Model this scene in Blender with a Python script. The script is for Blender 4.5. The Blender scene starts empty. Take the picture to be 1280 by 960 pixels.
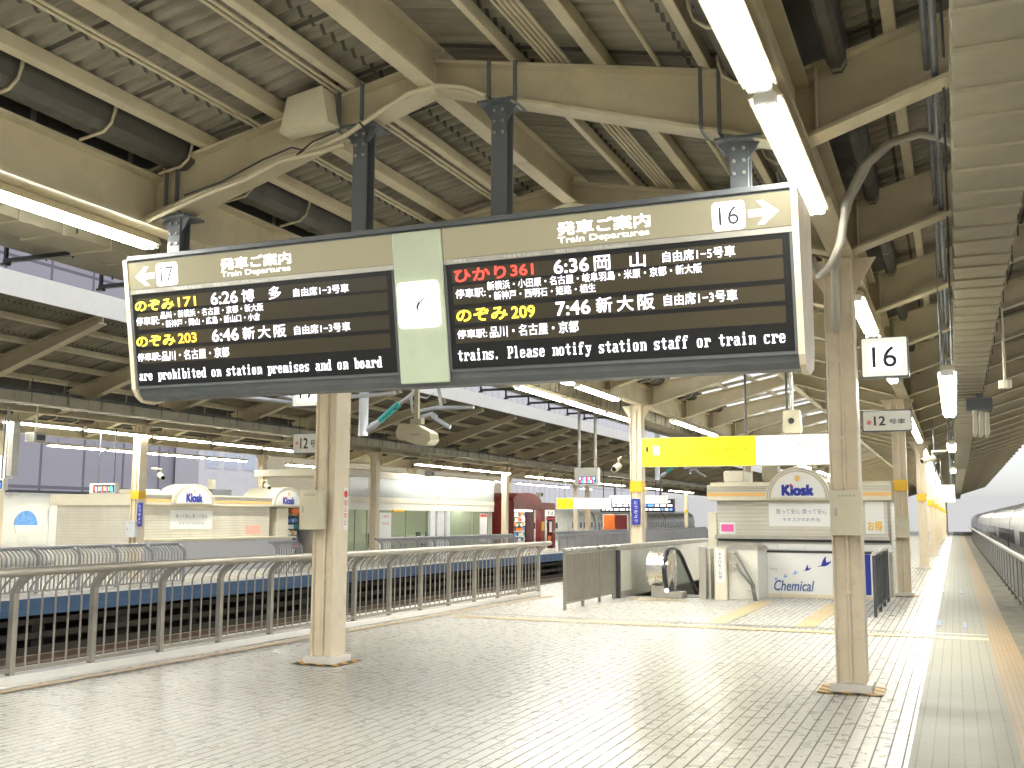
import bpy, bmesh, math, random
from mathutils import Vector, Matrix
random.seed(7)
SC = bpy.context.scene
COL = SC.collection
R = math.radians
PI = math.pi

# ------------------------------------------------------------------ camera, sky, sun, exposure
cam_data = bpy.data.cameras.new('camera')
cam_data.sensor_width = 36.0
cam_data.lens = 37.33
cam_data.clip_start = 0.05
cam_data.clip_end = 2000
cam = bpy.data.objects.new('camera', cam_data)
COL.objects.link(cam)
cx_, cy_, f_ = 640.0, 480.0, 1327.18
a_ = Vector((1195 - cx_, -(649 - cy_), -f_)).normalized()
b_ = -Vector((-2580 - cx_, -(632 - cy_), -f_))
b_ = (b_ - a_ * b_.dot(a_)).normalized()
c_ = b_.cross(a_)
M3 = Matrix((b_, a_, c_))                       # rows: world X, Y, Z seen in camera axes
cam.matrix_world = Matrix.Translation((0, 0, 1.6)) @ M3.to_4x4()
SC.camera = cam

world = bpy.data.worlds.new('World')
SC.world = world
world.use_nodes = True
nt = world.node_tree
sky = nt.nodes.new('ShaderNodeTexSky')
sky.sky_type = 'NISHITA'
sky.sun_disc = False
sky.sun_elevation = R(75)
sky.sun_rotation = R(120)
sky.air_density = 1.0
sky.dust_density = 1.5
overcast = nt.nodes.new('ShaderNodeHueSaturation')        # a grey, cloudy sky
overcast.inputs['Saturation'].default_value = 0.22
nt.links.new(sky.outputs[0], overcast.inputs['Color'])
nt.links.new(overcast.outputs[0], nt.nodes['Background'].inputs[0])
nt.nodes['Background'].inputs[1].default_value = 0.06

sun_data = bpy.data.lights.new('sun', 'SUN')
sun_data.energy = 0.5
sun_data.angle = R(18)
sun_data.color = (1.0, 0.97, 0.92)
sun = bpy.data.objects.new('sun', sun_data)
sun.rotation_euler = (R(15), 0, R(60))
COL.objects.link(sun)

SC.view_settings.view_transform = 'Standard'
SC.view_settings.look = 'None'
SC.view_settings.exposure = 2.0
SC.view_settings.gamma = 1.0
SC.view_settings.use_curve_mapping = False
SC.cycles.use_denoising = True
SC.cycles.max_bounces = 8
SC.cycles.diffuse_bounces = 5
SC.cycles.glossy_bounces = 4
SC.cycles.transparent_max_bounces = 12
SC.cycles.sample_clamp_indirect = 6.0
SC.cycles.caustics_reflective = False
SC.cycles.caustics_refractive = False

TUBE_POWER = 19.0

# ------------------------------------------------------------------ materials
MATS = {}
def mat(name, col, rough=0.6, metal=0.0, var=0.0, vscale=3.0, bump=0.0, bscale=40.0, spec=0.5, emit=None, estr=0.0, dirt=None, dscale=1.2, damt=0.5):
    m = bpy.data.materials.new(name)
    m.use_nodes = True
    t = m.node_tree
    p = t.nodes['Principled BSDF']
    p.inputs['Base Color'].default_value = (*col, 1)
    p.inputs['Roughness'].default_value = rough
    p.inputs['Metallic'].default_value = metal
    p.inputs['Specular IOR Level'].default_value = spec
    tc = t.nodes.new('ShaderNodeTexCoord')
    last = None
    if var > 0:
        n = t.nodes.new('ShaderNodeTexNoise'); n.inputs['Scale'].default_value = vscale; n.inputs['Detail'].default_value = 6; n.inputs['Roughness'].default_value = 0.65
        t.links.new(tc.outputs['Object'], n.inputs['Vector'])
        mr = t.nodes.new('ShaderNodeMapRange'); mr.inputs[1].default_value = 0.3; mr.inputs[2].default_value = 0.7
        mr.inputs[3].default_value = 1 - var; mr.inputs[4].default_value = 1 + var
        t.links.new(n.outputs['Fac'], mr.inputs[0])
        mx = t.nodes.new('ShaderNodeVectorMath'); mx.operation = 'SCALE'; mx.inputs[0].default_value = col
        t.links.new(mr.outputs[0], mx.inputs['Scale'])
        last = mx.outputs[0]
        rr = t.nodes.new('ShaderNodeMapRange'); rr.inputs[1].default_value = 0.3; rr.inputs[2].default_value = 0.7
        rr.inputs[3].default_value = min(1, rough * 1.2); rr.inputs[4].default_value = rough * 0.8
        t.links.new(n.outputs['Fac'], rr.inputs[0]); t.links.new(rr.outputs[0], p.inputs['Roughness'])
    if dirt is not None:
        n2 = t.nodes.new('ShaderNodeTexNoise'); n2.inputs['Scale'].default_value = dscale; n2.inputs['Detail'].default_value = 8; n2.inputs['Roughness'].default_value = 0.7
        mp = t.nodes.new('ShaderNodeMapping'); mp.inputs['Scale'].default_value = (1, 1, 0.7)
        t.links.new(tc.outputs['Object'], mp.inputs[0]); t.links.new(mp.outputs[0], n2.inputs['Vector'])
        r2 = t.nodes.new('ShaderNodeMapRange'); r2.inputs[1].default_value = 0.52; r2.inputs[2].default_value = 0.78; r2.inputs[3].default_value = 0; r2.inputs[4].default_value = damt
        t.links.new(n2.outputs['Fac'], r2.inputs[0])
        mm = t.nodes.new('ShaderNodeMix'); mm.data_type = 'RGBA'
        if last: t.links.new(last, mm.inputs['A'])
        else: mm.inputs['A'].default_value = (*col, 1)
        mm.inputs['B'].default_value = (*dirt, 1)
        t.links.new(r2.outputs[0], mm.inputs['Factor'])
        last = mm.outputs['Result']
    if last: t.links.new(last, p.inputs['Base Color'])
    if bump > 0:
        n3 = t.nodes.new('ShaderNodeTexNoise'); n3.inputs['Scale'].default_value = bscale; n3.inputs['Detail'].default_value = 4
        t.links.new(tc.outputs['Object'], n3.inputs['Vector'])
        b = t.nodes.new('ShaderNodeBump'); b.inputs['Strength'].default_value = bump; b.inputs['Distance'].default_value = 0.01
        t.links.new(n3.outputs['Fac'], b.inputs['Height']); t.links.new(b.outputs[0], p.inputs['Normal'])
    if emit:
        p.inputs['Emission Color'].default_value = (*emit, 1); p.inputs['Emission Strength'].default_value = estr
    MATS[name] = m
    return m

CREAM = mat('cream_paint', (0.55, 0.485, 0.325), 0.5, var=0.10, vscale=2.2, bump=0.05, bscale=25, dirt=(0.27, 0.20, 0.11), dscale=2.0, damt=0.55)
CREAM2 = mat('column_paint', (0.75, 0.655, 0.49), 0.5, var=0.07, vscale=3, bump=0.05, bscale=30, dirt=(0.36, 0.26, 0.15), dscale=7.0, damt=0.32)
OLIVE = mat('duct_paint', (0.33, 0.30, 0.21), 0.55, var=0.10, vscale=1.7, dirt=(0.25, 0.2, 0.12), damt=0.4)
BOXP = mat('box_paint', (0.64, 0.59, 0.43), 0.45, var=0.04, vscale=5)
WHITE = mat('white_paint', (0.80, 0.79, 0.75), 0.45, var=0.03, vscale=4)
OFFW = mat('offwhite_panel', (0.74, 0.72, 0.64), 0.5, var=0.06, vscale=6, bump=0.1, bscale=60)
GREY = mat('grey_paint', (0.11, 0.12, 0.125), 0.4, var=0.08, vscale=6)
DKGREY = mat('dark_grey', (0.045, 0.047, 0.05), 0.4, var=0.1, vscale=8)
STEEL = mat('stainless', (0.62, 0.60, 0.56), 0.28, metal=0.9, var=0.06, vscale=5)
DULLST = mat('dull_steel', (0.45, 0.43, 0.38), 0.4, metal=0.55, var=0.08, vscale=4)
FENCEM = mat('fence_bronze', (0.35, 0.325, 0.28), 0.38, metal=0.55, var=0.08, vscale=5)
FENCEW = mat('fence_silver', (0.34, 0.34, 0.35), 0.35, metal=0.6, var=0.05)
GALV = mat('galvanised', (0.72, 0.74, 0.76), 0.4, metal=0.5, var=0.06)
BLACK = mat('black', (0.015, 0.015, 0.017), 0.35)
RUBBER = mat('black_rubber', (0.02, 0.022, 0.03), 0.3)
YEL = mat('yellow_paint', (0.85, 0.50, 0.02), 0.45)
NAVY = mat('navy', (0.02, 0.035, 0.33), 0.4)
BLUE = mat('blue_edge', (0.055, 0.115, 0.21), 0.5, var=0.08, vscale=2)
RED = mat('red_text', (0.7, 0.03, 0.03), 0.5)
PINK = mat('pink', (0.85, 0.12, 0.38), 0.5)
ORANGE = mat('orange', (0.85, 0.20, 0.03), 0.5)
KRED = mat('shop_red', (0.17, 0.02, 0.017), 0.4, var=0.05)
STRIPE = mat('orange_stripe', (0.85, 0.52, 0.18), 0.5)
KIOSKC = mat('kiosk_cream', (0.72, 0.67, 0.53), 0.45, var=0.04, vscale=5)
TANW = mat('tan_wall', (0.46, 0.41, 0.29), 0.7, var=0.06)
GREENP = mat('clock_panel_green', (0.56, 0.63, 0.47), 0.4, var=0.05, vscale=4)
BEIGE = mat('board_header_beige', (0.13, 0.12, 0.085), 0.8, spec=0.15, emit=(0.43, 0.385, 0.235), estr=0.18)  # darkened base with an added glow that keeps the header beige
SCREEN = mat('screen_black', (0.012, 0.012, 0.012), 0.3, spec=0.35)
SCREENB = mat('screen_brown', (0.055, 0.045, 0.025), 0.3, spec=0.35)
TEAL = mat('teal_insulator', (0.08, 0.42, 0.38), 0.25)
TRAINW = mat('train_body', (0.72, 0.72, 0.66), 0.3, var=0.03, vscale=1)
TRAINSH = mat('train_body_shaded', (0.20, 0.20, 0.19), 0.32, var=0.08, vscale=1.2)  # darker copy of the train body, canopy shade put into the colour
GLASSD = mat('dark_glass', (0.02, 0.022, 0.022), 0.1)
CONC = mat('concrete', (0.33, 0.31, 0.27), 0.85, var=0.15, vscale=3, bump=0.3, bscale=20)
KERB = mat('kerb_white', (0.72, 0.70, 0.66), 0.6, var=0.06, vscale=5)
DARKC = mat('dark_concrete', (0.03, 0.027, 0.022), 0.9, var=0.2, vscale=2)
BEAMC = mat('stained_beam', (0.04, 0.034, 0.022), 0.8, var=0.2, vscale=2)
BALLAST = mat('ballast', (0.035, 0.03, 0.025), 0.95, var=0.35, vscale=14, bump=1.0, bscale=18)
RAILM = mat('rail_steel', (0.20, 0.15, 0.11), 0.45, metal=0.5, var=0.15)
LAVW = mat('white_facade', (0.66, 0.65, 0.70), 0.7, var=0.04)
PICB = mat('poster_blue', (0.15, 0.35, 0.75), 0.4, var=0.3, vscale=8)
GUTTER = mat('gutter_dark', (0.085, 0.078, 0.062), 0.6, var=0.15)
PAPER = mat('paper', (0.82, 0.82, 0.80), 0.6)
INK = mat('ink', (0.03, 0.03, 0.04), 0.6)
TUBE = mat('lit_tube', (0.9, 0.9, 0.85), 0.4, emit=(1.0, 1.0, 0.945), estr=TUBE_POWER)
REFL = mat('lamp_reflector', (0.85, 0.85, 0.80), 0.4)
SIGNLIT = mat('lit_white_sign', (0.85, 0.85, 0.78), 0.4, emit=(1.0, 0.98, 0.82), estr=0.13)
SIGNYEL = mat('lit_yellow_sign', (0.85, 0.72, 0.02), 0.4, emit=(1.0, 0.86, 0.0), estr=0.28)
LEDW = mat('led_white', (0.8, 0.8, 0.9), 0.5, emit=(0.93, 0.92, 1.0), estr=0.5)
LEDY = mat('led_yellow', (0.8, 0.7, 0.1), 0.5, emit=(1.0, 0.86, 0.04), estr=0.6)
LEDO = mat('led_amber', (0.8, 0.5, 0.1), 0.5, emit=(1.0, 0.62, 0.03), estr=0.55)
LEDR = mat('led_red', (0.8, 0.05, 0.03), 0.5, emit=(1.0, 0.06, 0.04), estr=0.55)
LEDG = mat('led_green', (0.1, 0.7, 0.3), 0.5, emit=(0.1, 0.9, 0.45), estr=0.5)
LEDB = mat('led_blue', (0.1, 0.2, 0.8), 0.5, emit=(0.1, 0.3, 1.0), estr=0.6)
HEADW = mat('backlit_lettering', (0.85, 0.85, 0.8), 0.5, emit=(1.0, 0.99, 0.92), estr=0.6)
ROOMLIT = mat('room_ceiling_panel', (0.8, 0.8, 0.75), 0.5, emit=(1.0, 1.0, 0.9), estr=4.5)

def glass_mat(name, tint, refl=0.12):
    m = bpy.data.materials.new(name); m.use_nodes = True
    t = m.node_tree; t.nodes.remove(t.nodes['Principled BSDF'])
    tr = t.nodes.new('ShaderNodeBsdfTransparent'); tr.inputs[0].default_value = (*tint, 1)
    gl = t.nodes.new('ShaderNodeBsdfGlossy'); gl.inputs['Roughness'].default_value = 0.03
    mx = t.nodes.new('ShaderNodeMixShader'); mx.inputs[0].default_value = refl
    t.links.new(tr.outputs[0], mx.inputs[1]); t.links.new(gl.outputs[0], mx.inputs[2])
    t.links.new(mx.outputs[0], t.nodes['Material Output'].inputs[0])
    return m
GLASS = glass_mat('window_glass', (0.90, 0.95, 0.88), 0.08)
GLASS2 = glass_mat('balustrade_glass', (0.55, 0.60, 0.58), 0.15)
def skylight_mat():
    m = bpy.data.materials.new('skylight_sheet'); m.use_nodes = True
    t = m.node_tree; t.nodes.remove(t.nodes['Principled BSDF'])
    tr = t.nodes.new('ShaderNodeBsdfTransparent'); tr.inputs[0].default_value = (0.75, 0.78, 0.8, 1)
    tl = t.nodes.new('ShaderNodeBsdfTranslucent'); tl.inputs[0].default_value = (0.9, 0.9, 0.9, 1)
    mx = t.nodes.new('ShaderNodeMixShader'); mx.inputs[0].default_value = 0.7
    t.links.new(tr.outputs[0], mx.inputs[1]); t.links.new(tl.outputs[0], mx.inputs[2])
    t.links.new(mx.outputs[0], t.nodes['Material Output'].inputs[0])
    return m
SKYL = skylight_mat()

class NT:
    """small helper for math-node chains"""
    def __init__(s, name):
        s.m = bpy.data.materials.new(name); s.m.use_nodes = True; s.t = s.m.node_tree
        s.p = s.t.nodes['Principled BSDF']
        g = s.t.nodes.new('ShaderNodeNewGeometry'); x = s.t.nodes.new('ShaderNodeSeparateXYZ')
        s.pos = g.outputs['Position']; s.t.links.new(s.pos, x.inputs[0]); s.x, s.y, s.z = x.outputs
    def val(s, sock, v):
        if isinstance(v, (int, float)): sock.default_value = v
        else: s.t.links.new(v, sock)
    def math(s, op, a, b=0.0, c=None):
        n = s.t.nodes.new('ShaderNodeMath'); n.operation = op
        s.val(n.inputs[0], a); s.val(n.inputs[1], b)
        if c is not None: s.val(n.inputs[2], c)
        return n.outputs[0]
    def noise(s, scale, detail=5, vec=None, rough=0.6):
        n = s.t.nodes.new('ShaderNodeTexNoise'); n.inputs['Scale'].default_value = scale; n.inputs['Detail'].default_value = detail; n.inputs['Roughness'].default_value = rough
        s.t.links.new(vec or s.pos, n.inputs['Vector']); return n.outputs['Fac']
    def stretch(s, sx, sy, sz):
        n = s.t.nodes.new('ShaderNodeMapping'); n.inputs['Scale'].default_value = (sx, sy, sz); s.t.links.new(s.pos, n.inputs[0]); return n.outputs[0]
    def rng(s, v, a, b, c, d):
        n = s.t.nodes.new('ShaderNodeMapRange'); s.val(n.inputs[0], v)
        for i, q in enumerate((a, b, c, d)): n.inputs[i + 1].default_value = q
        return n.outputs[0]
    def mix(s, f, a, b):
        n = s.t.nodes.new('ShaderNodeMix'); n.data_type = 'RGBA'; s.val(n.inputs['Factor'], f)
        for k, v in (('A', a), ('B', b)):
            if isinstance(v, tuple): n.inputs[k].default_value = (*v, 1)
            else: s.t.links.new(v, n.inputs[k])
        return n.outputs['Result']
    def line(s, coord, pitch, width, off=0.0):
        """1 inside a groove of this width, every pitch"""
        a = s.math('ADD', coord, off); fr = s.math('FRACT', s.math('DIVIDE', a, pitch))
        return s.math('LESS_THAN', fr, width / pitch)
    def band(s, coord, lo, hi):
        return s.math('MULTIPLY', s.math('GREATER_THAN', coord, lo), s.math('LESS_THAN', coord, hi))

def floor_material(name, far=False):
    k = NT(name)
    gx = k.line(k.x, 0.1, 0.0125); gy = k.line(k.y, 0.1, 0.012)
    n1 = k.noise(0.9, 6); n2 = k.noise(9, 4)
    cellx = k.math('FLOOR', k.math('DIVIDE', k.x, 0.1)); celly = k.math('FLOOR', k.math('DIVIDE', k.y, 0.1))
    cv = k.t.nodes.new('ShaderNodeCombineXYZ'); k.t.links.new(cellx, cv.inputs[0]); k.t.links.new(celly, cv.inputs[1])
    wn = k.t.nodes.new('ShaderNodeTexWhiteNoise'); wn.noise_dimensions = '2D'; k.t.links.new(cv.outputs[0], wn.inputs['Vector'])
    base = k.mix(k.rng(n1, 0.3, 0.7, 0, 1), (0.54, 0.525, 0.48), (0.62, 0.605, 0.56))
    base = k.mix(k.math('MULTIPLY', wn.outputs['Value'], 0.10), base, (0.33, 0.295, 0.24))
    base = k.mix(k.rng(k.noise(3.2, 8), 0.56, 0.74, 0, 0.20), base, (0.32, 0.285, 0.23))
    base = k.mix(k.rng(k.noise(0.45, 7, k.stretch(1.0, 0.4, 1.0)), 0.5, 0.72, 0, 0.25), base, (0.42, 0.385, 0.32))
    spot = k.noise(17, 2)
    base = k.mix(k.rng(spot, 0.74, 0.80, 0, 0.55), base, (0.16, 0.14, 0.12))
    gcol = (0.075, 0.07, 0.068)
    c = k.mix(k.math('MULTIPLY', gy, 0.13), base, gcol)
    c = k.mix(k.math('MULTIPLY', gx, 0.92), c, gcol)
    h = k.math('SUBTRACT', 1.0, gx)
    rough = k.rng(n2, 0.3, 0.7, 0.22, 0.38)
    rough = k.math('MAXIMUM', rough, k.math('MULTIPLY', gx, 0.7))
    b = k.t.nodes.new('ShaderNodeBump'); b.inputs['Strength'].default_value = 0.25; b.inputs['Distance'].default_value = 0.004
    k.t.links.new(h, b.inputs['Height']); k.t.links.new(b.outputs[0], k.p.inputs['Normal'])
    k.t.links.new(c, k.p.inputs['Base Color']); k.t.links.new(rough, k.p.inputs['Roughness']); k.p.inputs['Specular IOR Level'].default_value = 0.4
    return k.m
FLOOR = floor_material('floor_tiles')

def smooth_floor_material():
    k = NT('edge_walk_tiles')
    gx = k.line(k.x, 0.1, 0.010, 0.02); gy = k.line(k.y, 0.3, 0.008)
    n1 = k.noise(1.6, 6)
    base = k.mix(k.rng(n1, 0.35, 0.65, 0, 1), (0.19, 0.185, 0.15), (0.27, 0.26, 0.215))
    c = k.mix(k.math('MULTIPLY', k.math('MAXIMUM', gx, gy), 0.5), base, (0.07, 0.07, 0.06))
    k.t.links.new(c, k.p.inputs['Base Color'])
    k.t.links.new(k.rng(n1, 0.35, 0.65, 0.45, 0.65), k.p.inputs['Roughness']); k.p.inputs['Specular IOR Level'].default_value = 0.2
    return k.m
EDGEW = smooth_floor_material()

def tactile_material(name, c0, c1, axis='x'):
    k = NT(name)
    l = k.line(k.x if axis == 'x' else k.y, 0.05, 0.02)
    t = k.line(k.y if axis == 'x' else k.x, 0.3, 0.006)
    n = k.noise(2.5, 6)
    c = k.mix(k.rng(n, 0.35, 0.65, 0, 0.6), c0, c1)
    c = k.mix(k.math('MULTIPLY', l, 0.45), c, tuple(v * 0.55 for v in c0))
    c = k.mix(k.math('MULTIPLY', t, 0.6), c, (0.15, 0.12, 0.08))
    k.t.links.new(c, k.p.inputs['Base Color']); k.p.inputs['Roughness'].default_value = 0.5
    b = k.t.nodes.new('ShaderNodeBump'); b.inputs['Strength'].default_value = 0.4; b.inputs['Distance'].default_value = 0.004
    k.t.links.new(k.math('SUBTRACT', 1.0, l), b.inputs['Height']); k.t.links.new(b.outputs[0], k.p.inputs['Normal'])
    return k.m
TACT = tactile_material('tactile_orange', (0.23, 0.155, 0.07), (0.29, 0.205, 0.11), 'x')
TACT2 = tactile_material('tactile_pale', (0.60, 0.46, 0.24), (0.55, 0.50, 0.36), 'y')
def dash_material():
    k = NT('dashed_warning_tiles')
    l = k.line(k.y, 0.12, 0.06)
    c = k.mix(l, (0.55, 0.50, 0.40), (0.60, 0.37, 0.18))
    k.t.links.new(c, k.p.inputs['Base Color']); k.p.inputs['Roughness'].default_value = 0.45
    return k.m
DASH = dash_material()

def roof_material():
    k = NT('corrugated_slate')
    st = k.noise(2.2, 8, k.stretch(0.6, 9, 0.6), 0.7)
    bl = k.noise(0.7, 5)
    seam = k.line(k.y, 0.91, 0.022)
    lap = k.line(k.x, 1.3, 0.03, 0.4)
    sid = k.math('FLOOR', k.math('DIVIDE', k.y, 0.91))
    wn = k.t.nodes.new('ShaderNodeTexWhiteNoise'); wn.noise_dimensions = '1D'; k.t.links.new(sid, wn.inputs['W'])
    c = k.mix(k.rng(st, 0.3, 0.7, 0, 1), (0.20, 0.18, 0.13), (0.41, 0.375, 0.285))
    c = k.mix(k.rng(bl, 0.4, 0.7, 0, 0.45), c, (0.16, 0.14, 0.10))
    c = k.mix(k.math('MULTIPLY', wn.outputs['Value'], 0.35), c, (0.22, 0.195, 0.15))
    c = k.mix(k.math('MULTIPLY', k.math('MAXIMUM', seam, lap), 0.75), c, (0.03, 0.026, 0.02))
    k.t.links.new(c, k.p.inputs['Base Color']); k.p.inputs['Roughness'].default_value = 0.8
    return k.m
ROOF = roof_material()

def facade_material(name, col, pw, ph, lw=0.12, lc=(0.16, 0.15, 0.2)):
    k = NT(name)
    l = k.math('MAXIMUM', k.line(k.y, pw, lw), k.line(k.z, ph, lw))
    pid = k.math('FLOOR', k.math('DIVIDE', k.y, pw)); qid = k.math('FLOOR', k.math('DIVIDE', k.z, ph))
    cv = k.t.nodes.new('ShaderNodeCombineXYZ'); k.t.links.new(pid, cv.inputs[0]); k.t.links.new(qid, cv.inputs[1])
    wn = k.t.nodes.new('ShaderNodeTexWhiteNoise'); wn.noise_dimensions = '2D'; k.t.links.new(cv.outputs[0], wn.inputs['Vector'])
    base = k.mix(k.math('MULTIPLY', wn.outputs['Value'], 0.3), col, tuple(v * 0.82 for v in col))
    c = k.mix(k.math('MULTIPLY', l, 0.8), base, lc)
    k.t.links.new(c, k.p.inputs['Base Color']); k.p.inputs['Roughness'].default_value = 0.5
    return k.m
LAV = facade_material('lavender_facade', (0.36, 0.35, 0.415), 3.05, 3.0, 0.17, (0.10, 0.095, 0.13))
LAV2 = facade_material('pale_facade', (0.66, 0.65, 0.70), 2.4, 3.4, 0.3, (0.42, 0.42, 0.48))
HAZ = None
def shutter_material():
    k = NT('shutter_slats')
    l = k.line(k.z, 0.085, 0.014)
    n = k.noise(1.4, 7, k.stretch(1, 1, 0.4))
    c = k.mix(k.rng(n, 0.4, 0.7, 0, 0.5), (0.66, 0.63, 0.54), (0.48, 0.45, 0.37))
    c = k.mix(k.math('MULTIPLY', l, 0.4), c, (0.30, 0.28, 0.24))
    k.t.links.new(c, k.p.inputs['Base Color']); k.p.inputs['Roughness'].default_value = 0.4
    b = k.t.nodes.new('ShaderNodeBump'); b.inputs['Strength'].default_value = 0.7; b.inputs['Distance'].default_value = 0.01
    k.t.links.new(k.math('SUBTRACT', 1.0, l), b.inputs['Height']); k.t.links.new(b.outputs[0], k.p.inputs['Normal'])
    return k.m
SHUTTER = shutter_material()
def hazard_material():
    k = NT('hazard_plate')
    d = k.math('ADD', k.x, k.y)
    l = k.line(d, 0.2, 0.1)
    c = k.mix(l, (0.05, 0.045, 0.04), (0.62, 0.34, 0.03))
    k.t.links.new(c, k.p.inputs['Base Color']); k.p.inputs['Roughness'].default_value = 0.6
    return k.m
HAZ = hazard_material()

# ------------------------------------------------------------------ mesh helpers
class MB:
    def __init__(s): s.v = []; s.f = []; s.mi = []; s.sm = []
    def _add(s, vs, fs, m=0, smooth=False):
        o = len(s.v); s.v += [tuple(v) for v in vs]
        for f in fs: s.f.append([i + o for i in f]); s.mi.append(m); s.sm.append(smooth)
        return s
    def box(s, x0, x1, y0, y1, z0, z1, m=0):
        return s._add([(x0, y0, z0), (x1, y0, z0), (x1, y1, z0), (x0, y1, z0), (x0, y0, z1), (x1, y0, z1), (x1, y1, z1), (x0, y1, z1)],
                      [(0, 3, 2, 1), (4, 5, 6, 7), (0, 1, 5, 4), (1, 2, 6, 5), (2, 3, 7, 6), (3, 0, 4, 7)], m)
    def quad(s, a, b, c, d, m=0): return s._add([a, b, c, d], [(0, 1, 2, 3)], m)
    def prism(s, poly, axis, a0, a1, m=0, smooth=False):
        n = len(poly)
        def P(p, a):
            return (a, p[0], p[1]) if axis == 'x' else ((p[0], a, p[1]) if axis == 'y' else (p[0], p[1], a))
        vs = [P(p, a0) for p in poly] + [P(p, a1) for p in poly]
        s._add(vs, [(i, (i + 1) % n, (i + 1) % n + n, i + n) for i in range(n)], m, smooth)
        s._add(vs, [tuple(range(n))[::-1], tuple(range(n, 2 * n))], m)
        return s
    def tube(s, pts, r, n=8, m=0, smooth=True, rot=0.0, ry=None, cap=True):
        pts = [Vector(p) for p in pts]; vs = []; k = len(pts)
        for i, p in enumerate(pts):
            d = (pts[min(i + 1, k - 1)] - pts[max(i - 1, 0)]).normalized()
            up = Vector((0, 0, 1)) if abs(d.z) < 0.95 else Vector((0, 1, 0))
            sx = d.cross(up).normalized(); sy = sx.cross(d)
            rr = r[i] if isinstance(r, (list, tuple)) else r
            for j in range(n):
                a = 2 * PI * j / n + rot
                vs.append(p + sx * math.cos(a) * rr + sy * math.sin(a) * (ry if ry else rr))
        fs = [(i * n + j, i * n + (j + 1) % n, (i + 1) * n + (j + 1) % n, (i + 1) * n + j) for i in range(k - 1) for j in range(n)]
        s._add(vs, fs, m, smooth)
        if cap: s._add(vs[:n], [tuple(range(n))[::-1]], m); s._add(vs[-n:], [tuple(range(n))], m)
        return s
    def build(s, name, mats, parent=None, loc=None, bevel=0.0, rotz=0.0):
        me = bpy.data.meshes.new(name)
        me.from_pydata(s.v, [], s.f)
        if not isinstance(mats, (list, tuple)): mats = [mats]
        for m in mats: me.materials.append(m)
        me.polygons.foreach_set('material_index', s.mi); me.polygons.foreach_set('use_smooth', s.sm)
        bm = bmesh.new(); bm.from_mesh(me); bmesh.ops.recalc_face_normals(bm, faces=bm.faces); bm.to_mesh(me); bm.free()
        o = bpy.data.objects.new(name, me); COL.objects.link(o)
        if parent: o.parent = parent
        if loc: o.location = loc
        if rotz: o.rotation_euler = (0, 0, rotz)
        if bevel:
            b = o.modifiers.new('bevel', 'BEVEL'); b.width = bevel; b.segments = 2; b.limit_method = 'ANGLE'
        return o

def tag(o, label, cat, group=None, kind=None):
    if label: o['label'] = label
    if cat: o['category'] = cat
    if group: o['group'] = group
    if kind: o['kind'] = kind
    return o
def thing(name, label, cat, loc=(0, 0, 0), rotz=0.0, group=None):
    o = bpy.data.objects.new(name, None); COL.objects.link(o); o.location = loc; o.rotation_euler = (0, 0, rotz)
    o.empty_display_size = 0.2
    return tag(o, label, cat, group)
def copy_tree(o, parent=None):
    c = o.copy(); COL.objects.link(c)
    if parent: c.parent = parent
    for ch in o.children: copy_tree(ch, c)
    return c
def struct(o): o['kind'] = 'structure'; return o
def arc(cx, cy, r, a0, a1, n, ry=None):
    return [(cx + r * math.cos(R(a0 + (a1 - a0) * i / n)), cy + (ry or r) * math.sin(R(a0 + (a1 - a0) * i / n))) for i in range(n + 1)]

TXT = {}
def text2d(s, bold=0.0):
    key = (s, bold)
    if key in TXT: return TXT[key]
    c = bpy.data.curves.new('tmp_text', 'FONT'); c.body = s; c.size = 1; c.resolution_u = 3; c.offset = bold
    o = bpy.data.objects.new('tmp_text', c); COL.objects.link(o)
    dg = bpy.context.evaluated_depsgraph_get()
    me = bpy.data.meshes.new_from_object(o.evaluated_get(dg))
    vs = [(v.co.x, v.co.y) for v in me.vertices]; fs = [tuple(p.vertices) for p in me.polygons]
    bpy.data.objects.remove(o); bpy.data.curves.remove(c); bpy.data.meshes.remove(me)
    TXT[key] = (vs, fs); return vs, fs
class Face:
    """a flat face: origin (top left), unit vectors to the right and down, outward normal"""
    def __init__(s, o, r, d):
        s.o = Vector(o); s.r = Vector(r).normalized(); s.d = Vector(d).normalized(); s.n = s.d.cross(s.r).normalized()
    def P(s, u, v, h=0.0): return s.o + s.r * u + s.d * v + s.n * h
def put_text(mb, F, s, u0, u1, v0, v1, h=0.003, bold=0.0, m=0, shear=0.0):
    if bold:
        d = bold * (v1 - v0) * 0.8
        for i, (a, b) in enumerate(((-d, -d), (d, -d), (-d, d), (d, d), (0, 0))):
            put_text(mb, F, s, u0 + a, u1 + a, v0 + b, v1 + b, h + 0.0002 * i, 0, m, shear)
        return
    vs, fs = text2d(s)
    if not vs: return
    xs = [p[0] for p in vs]; ys = [p[1] for p in vs]
    ax, bx, ay, by = min(xs), max(xs), min(ys), max(ys)
    out = []
    for x, y in vs:
        tt = (y - ay) / (by - ay)
        out.append(F.P(u0 + (x - ax) / (bx - ax) * (u1 - u0) + shear * tt * (v1 - v0), v1 - tt * (v1 - v0), h))
    mb._add(out, fs, m)
def text_obj(name, F, items, material, parent, h=0.003, bold=0.0, shear=0.0):
    mb = MB()
    for it in items: put_text(mb, F, it[0], it[1], it[2], it[3], it[4], h, bold if len(it) < 6 else it[5], 0, shear)
    return flat(mb, name, material, parent)
def flat(mb, name, mats, parent):
    """builds without recalculating normals (flat lettering)"""
    me = bpy.data.meshes.new(name); me.from_pydata(mb.v, [], mb.f)
    for m in (mats if isinstance(mats, (list, tuple)) else [mats]): me.materials.append(m)
    me.polygons.foreach_set('material_index', mb.mi)
    o = bpy.data.objects.new(name, me); COL.objects.link(o)
    if parent: o.parent = parent
    return o
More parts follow.
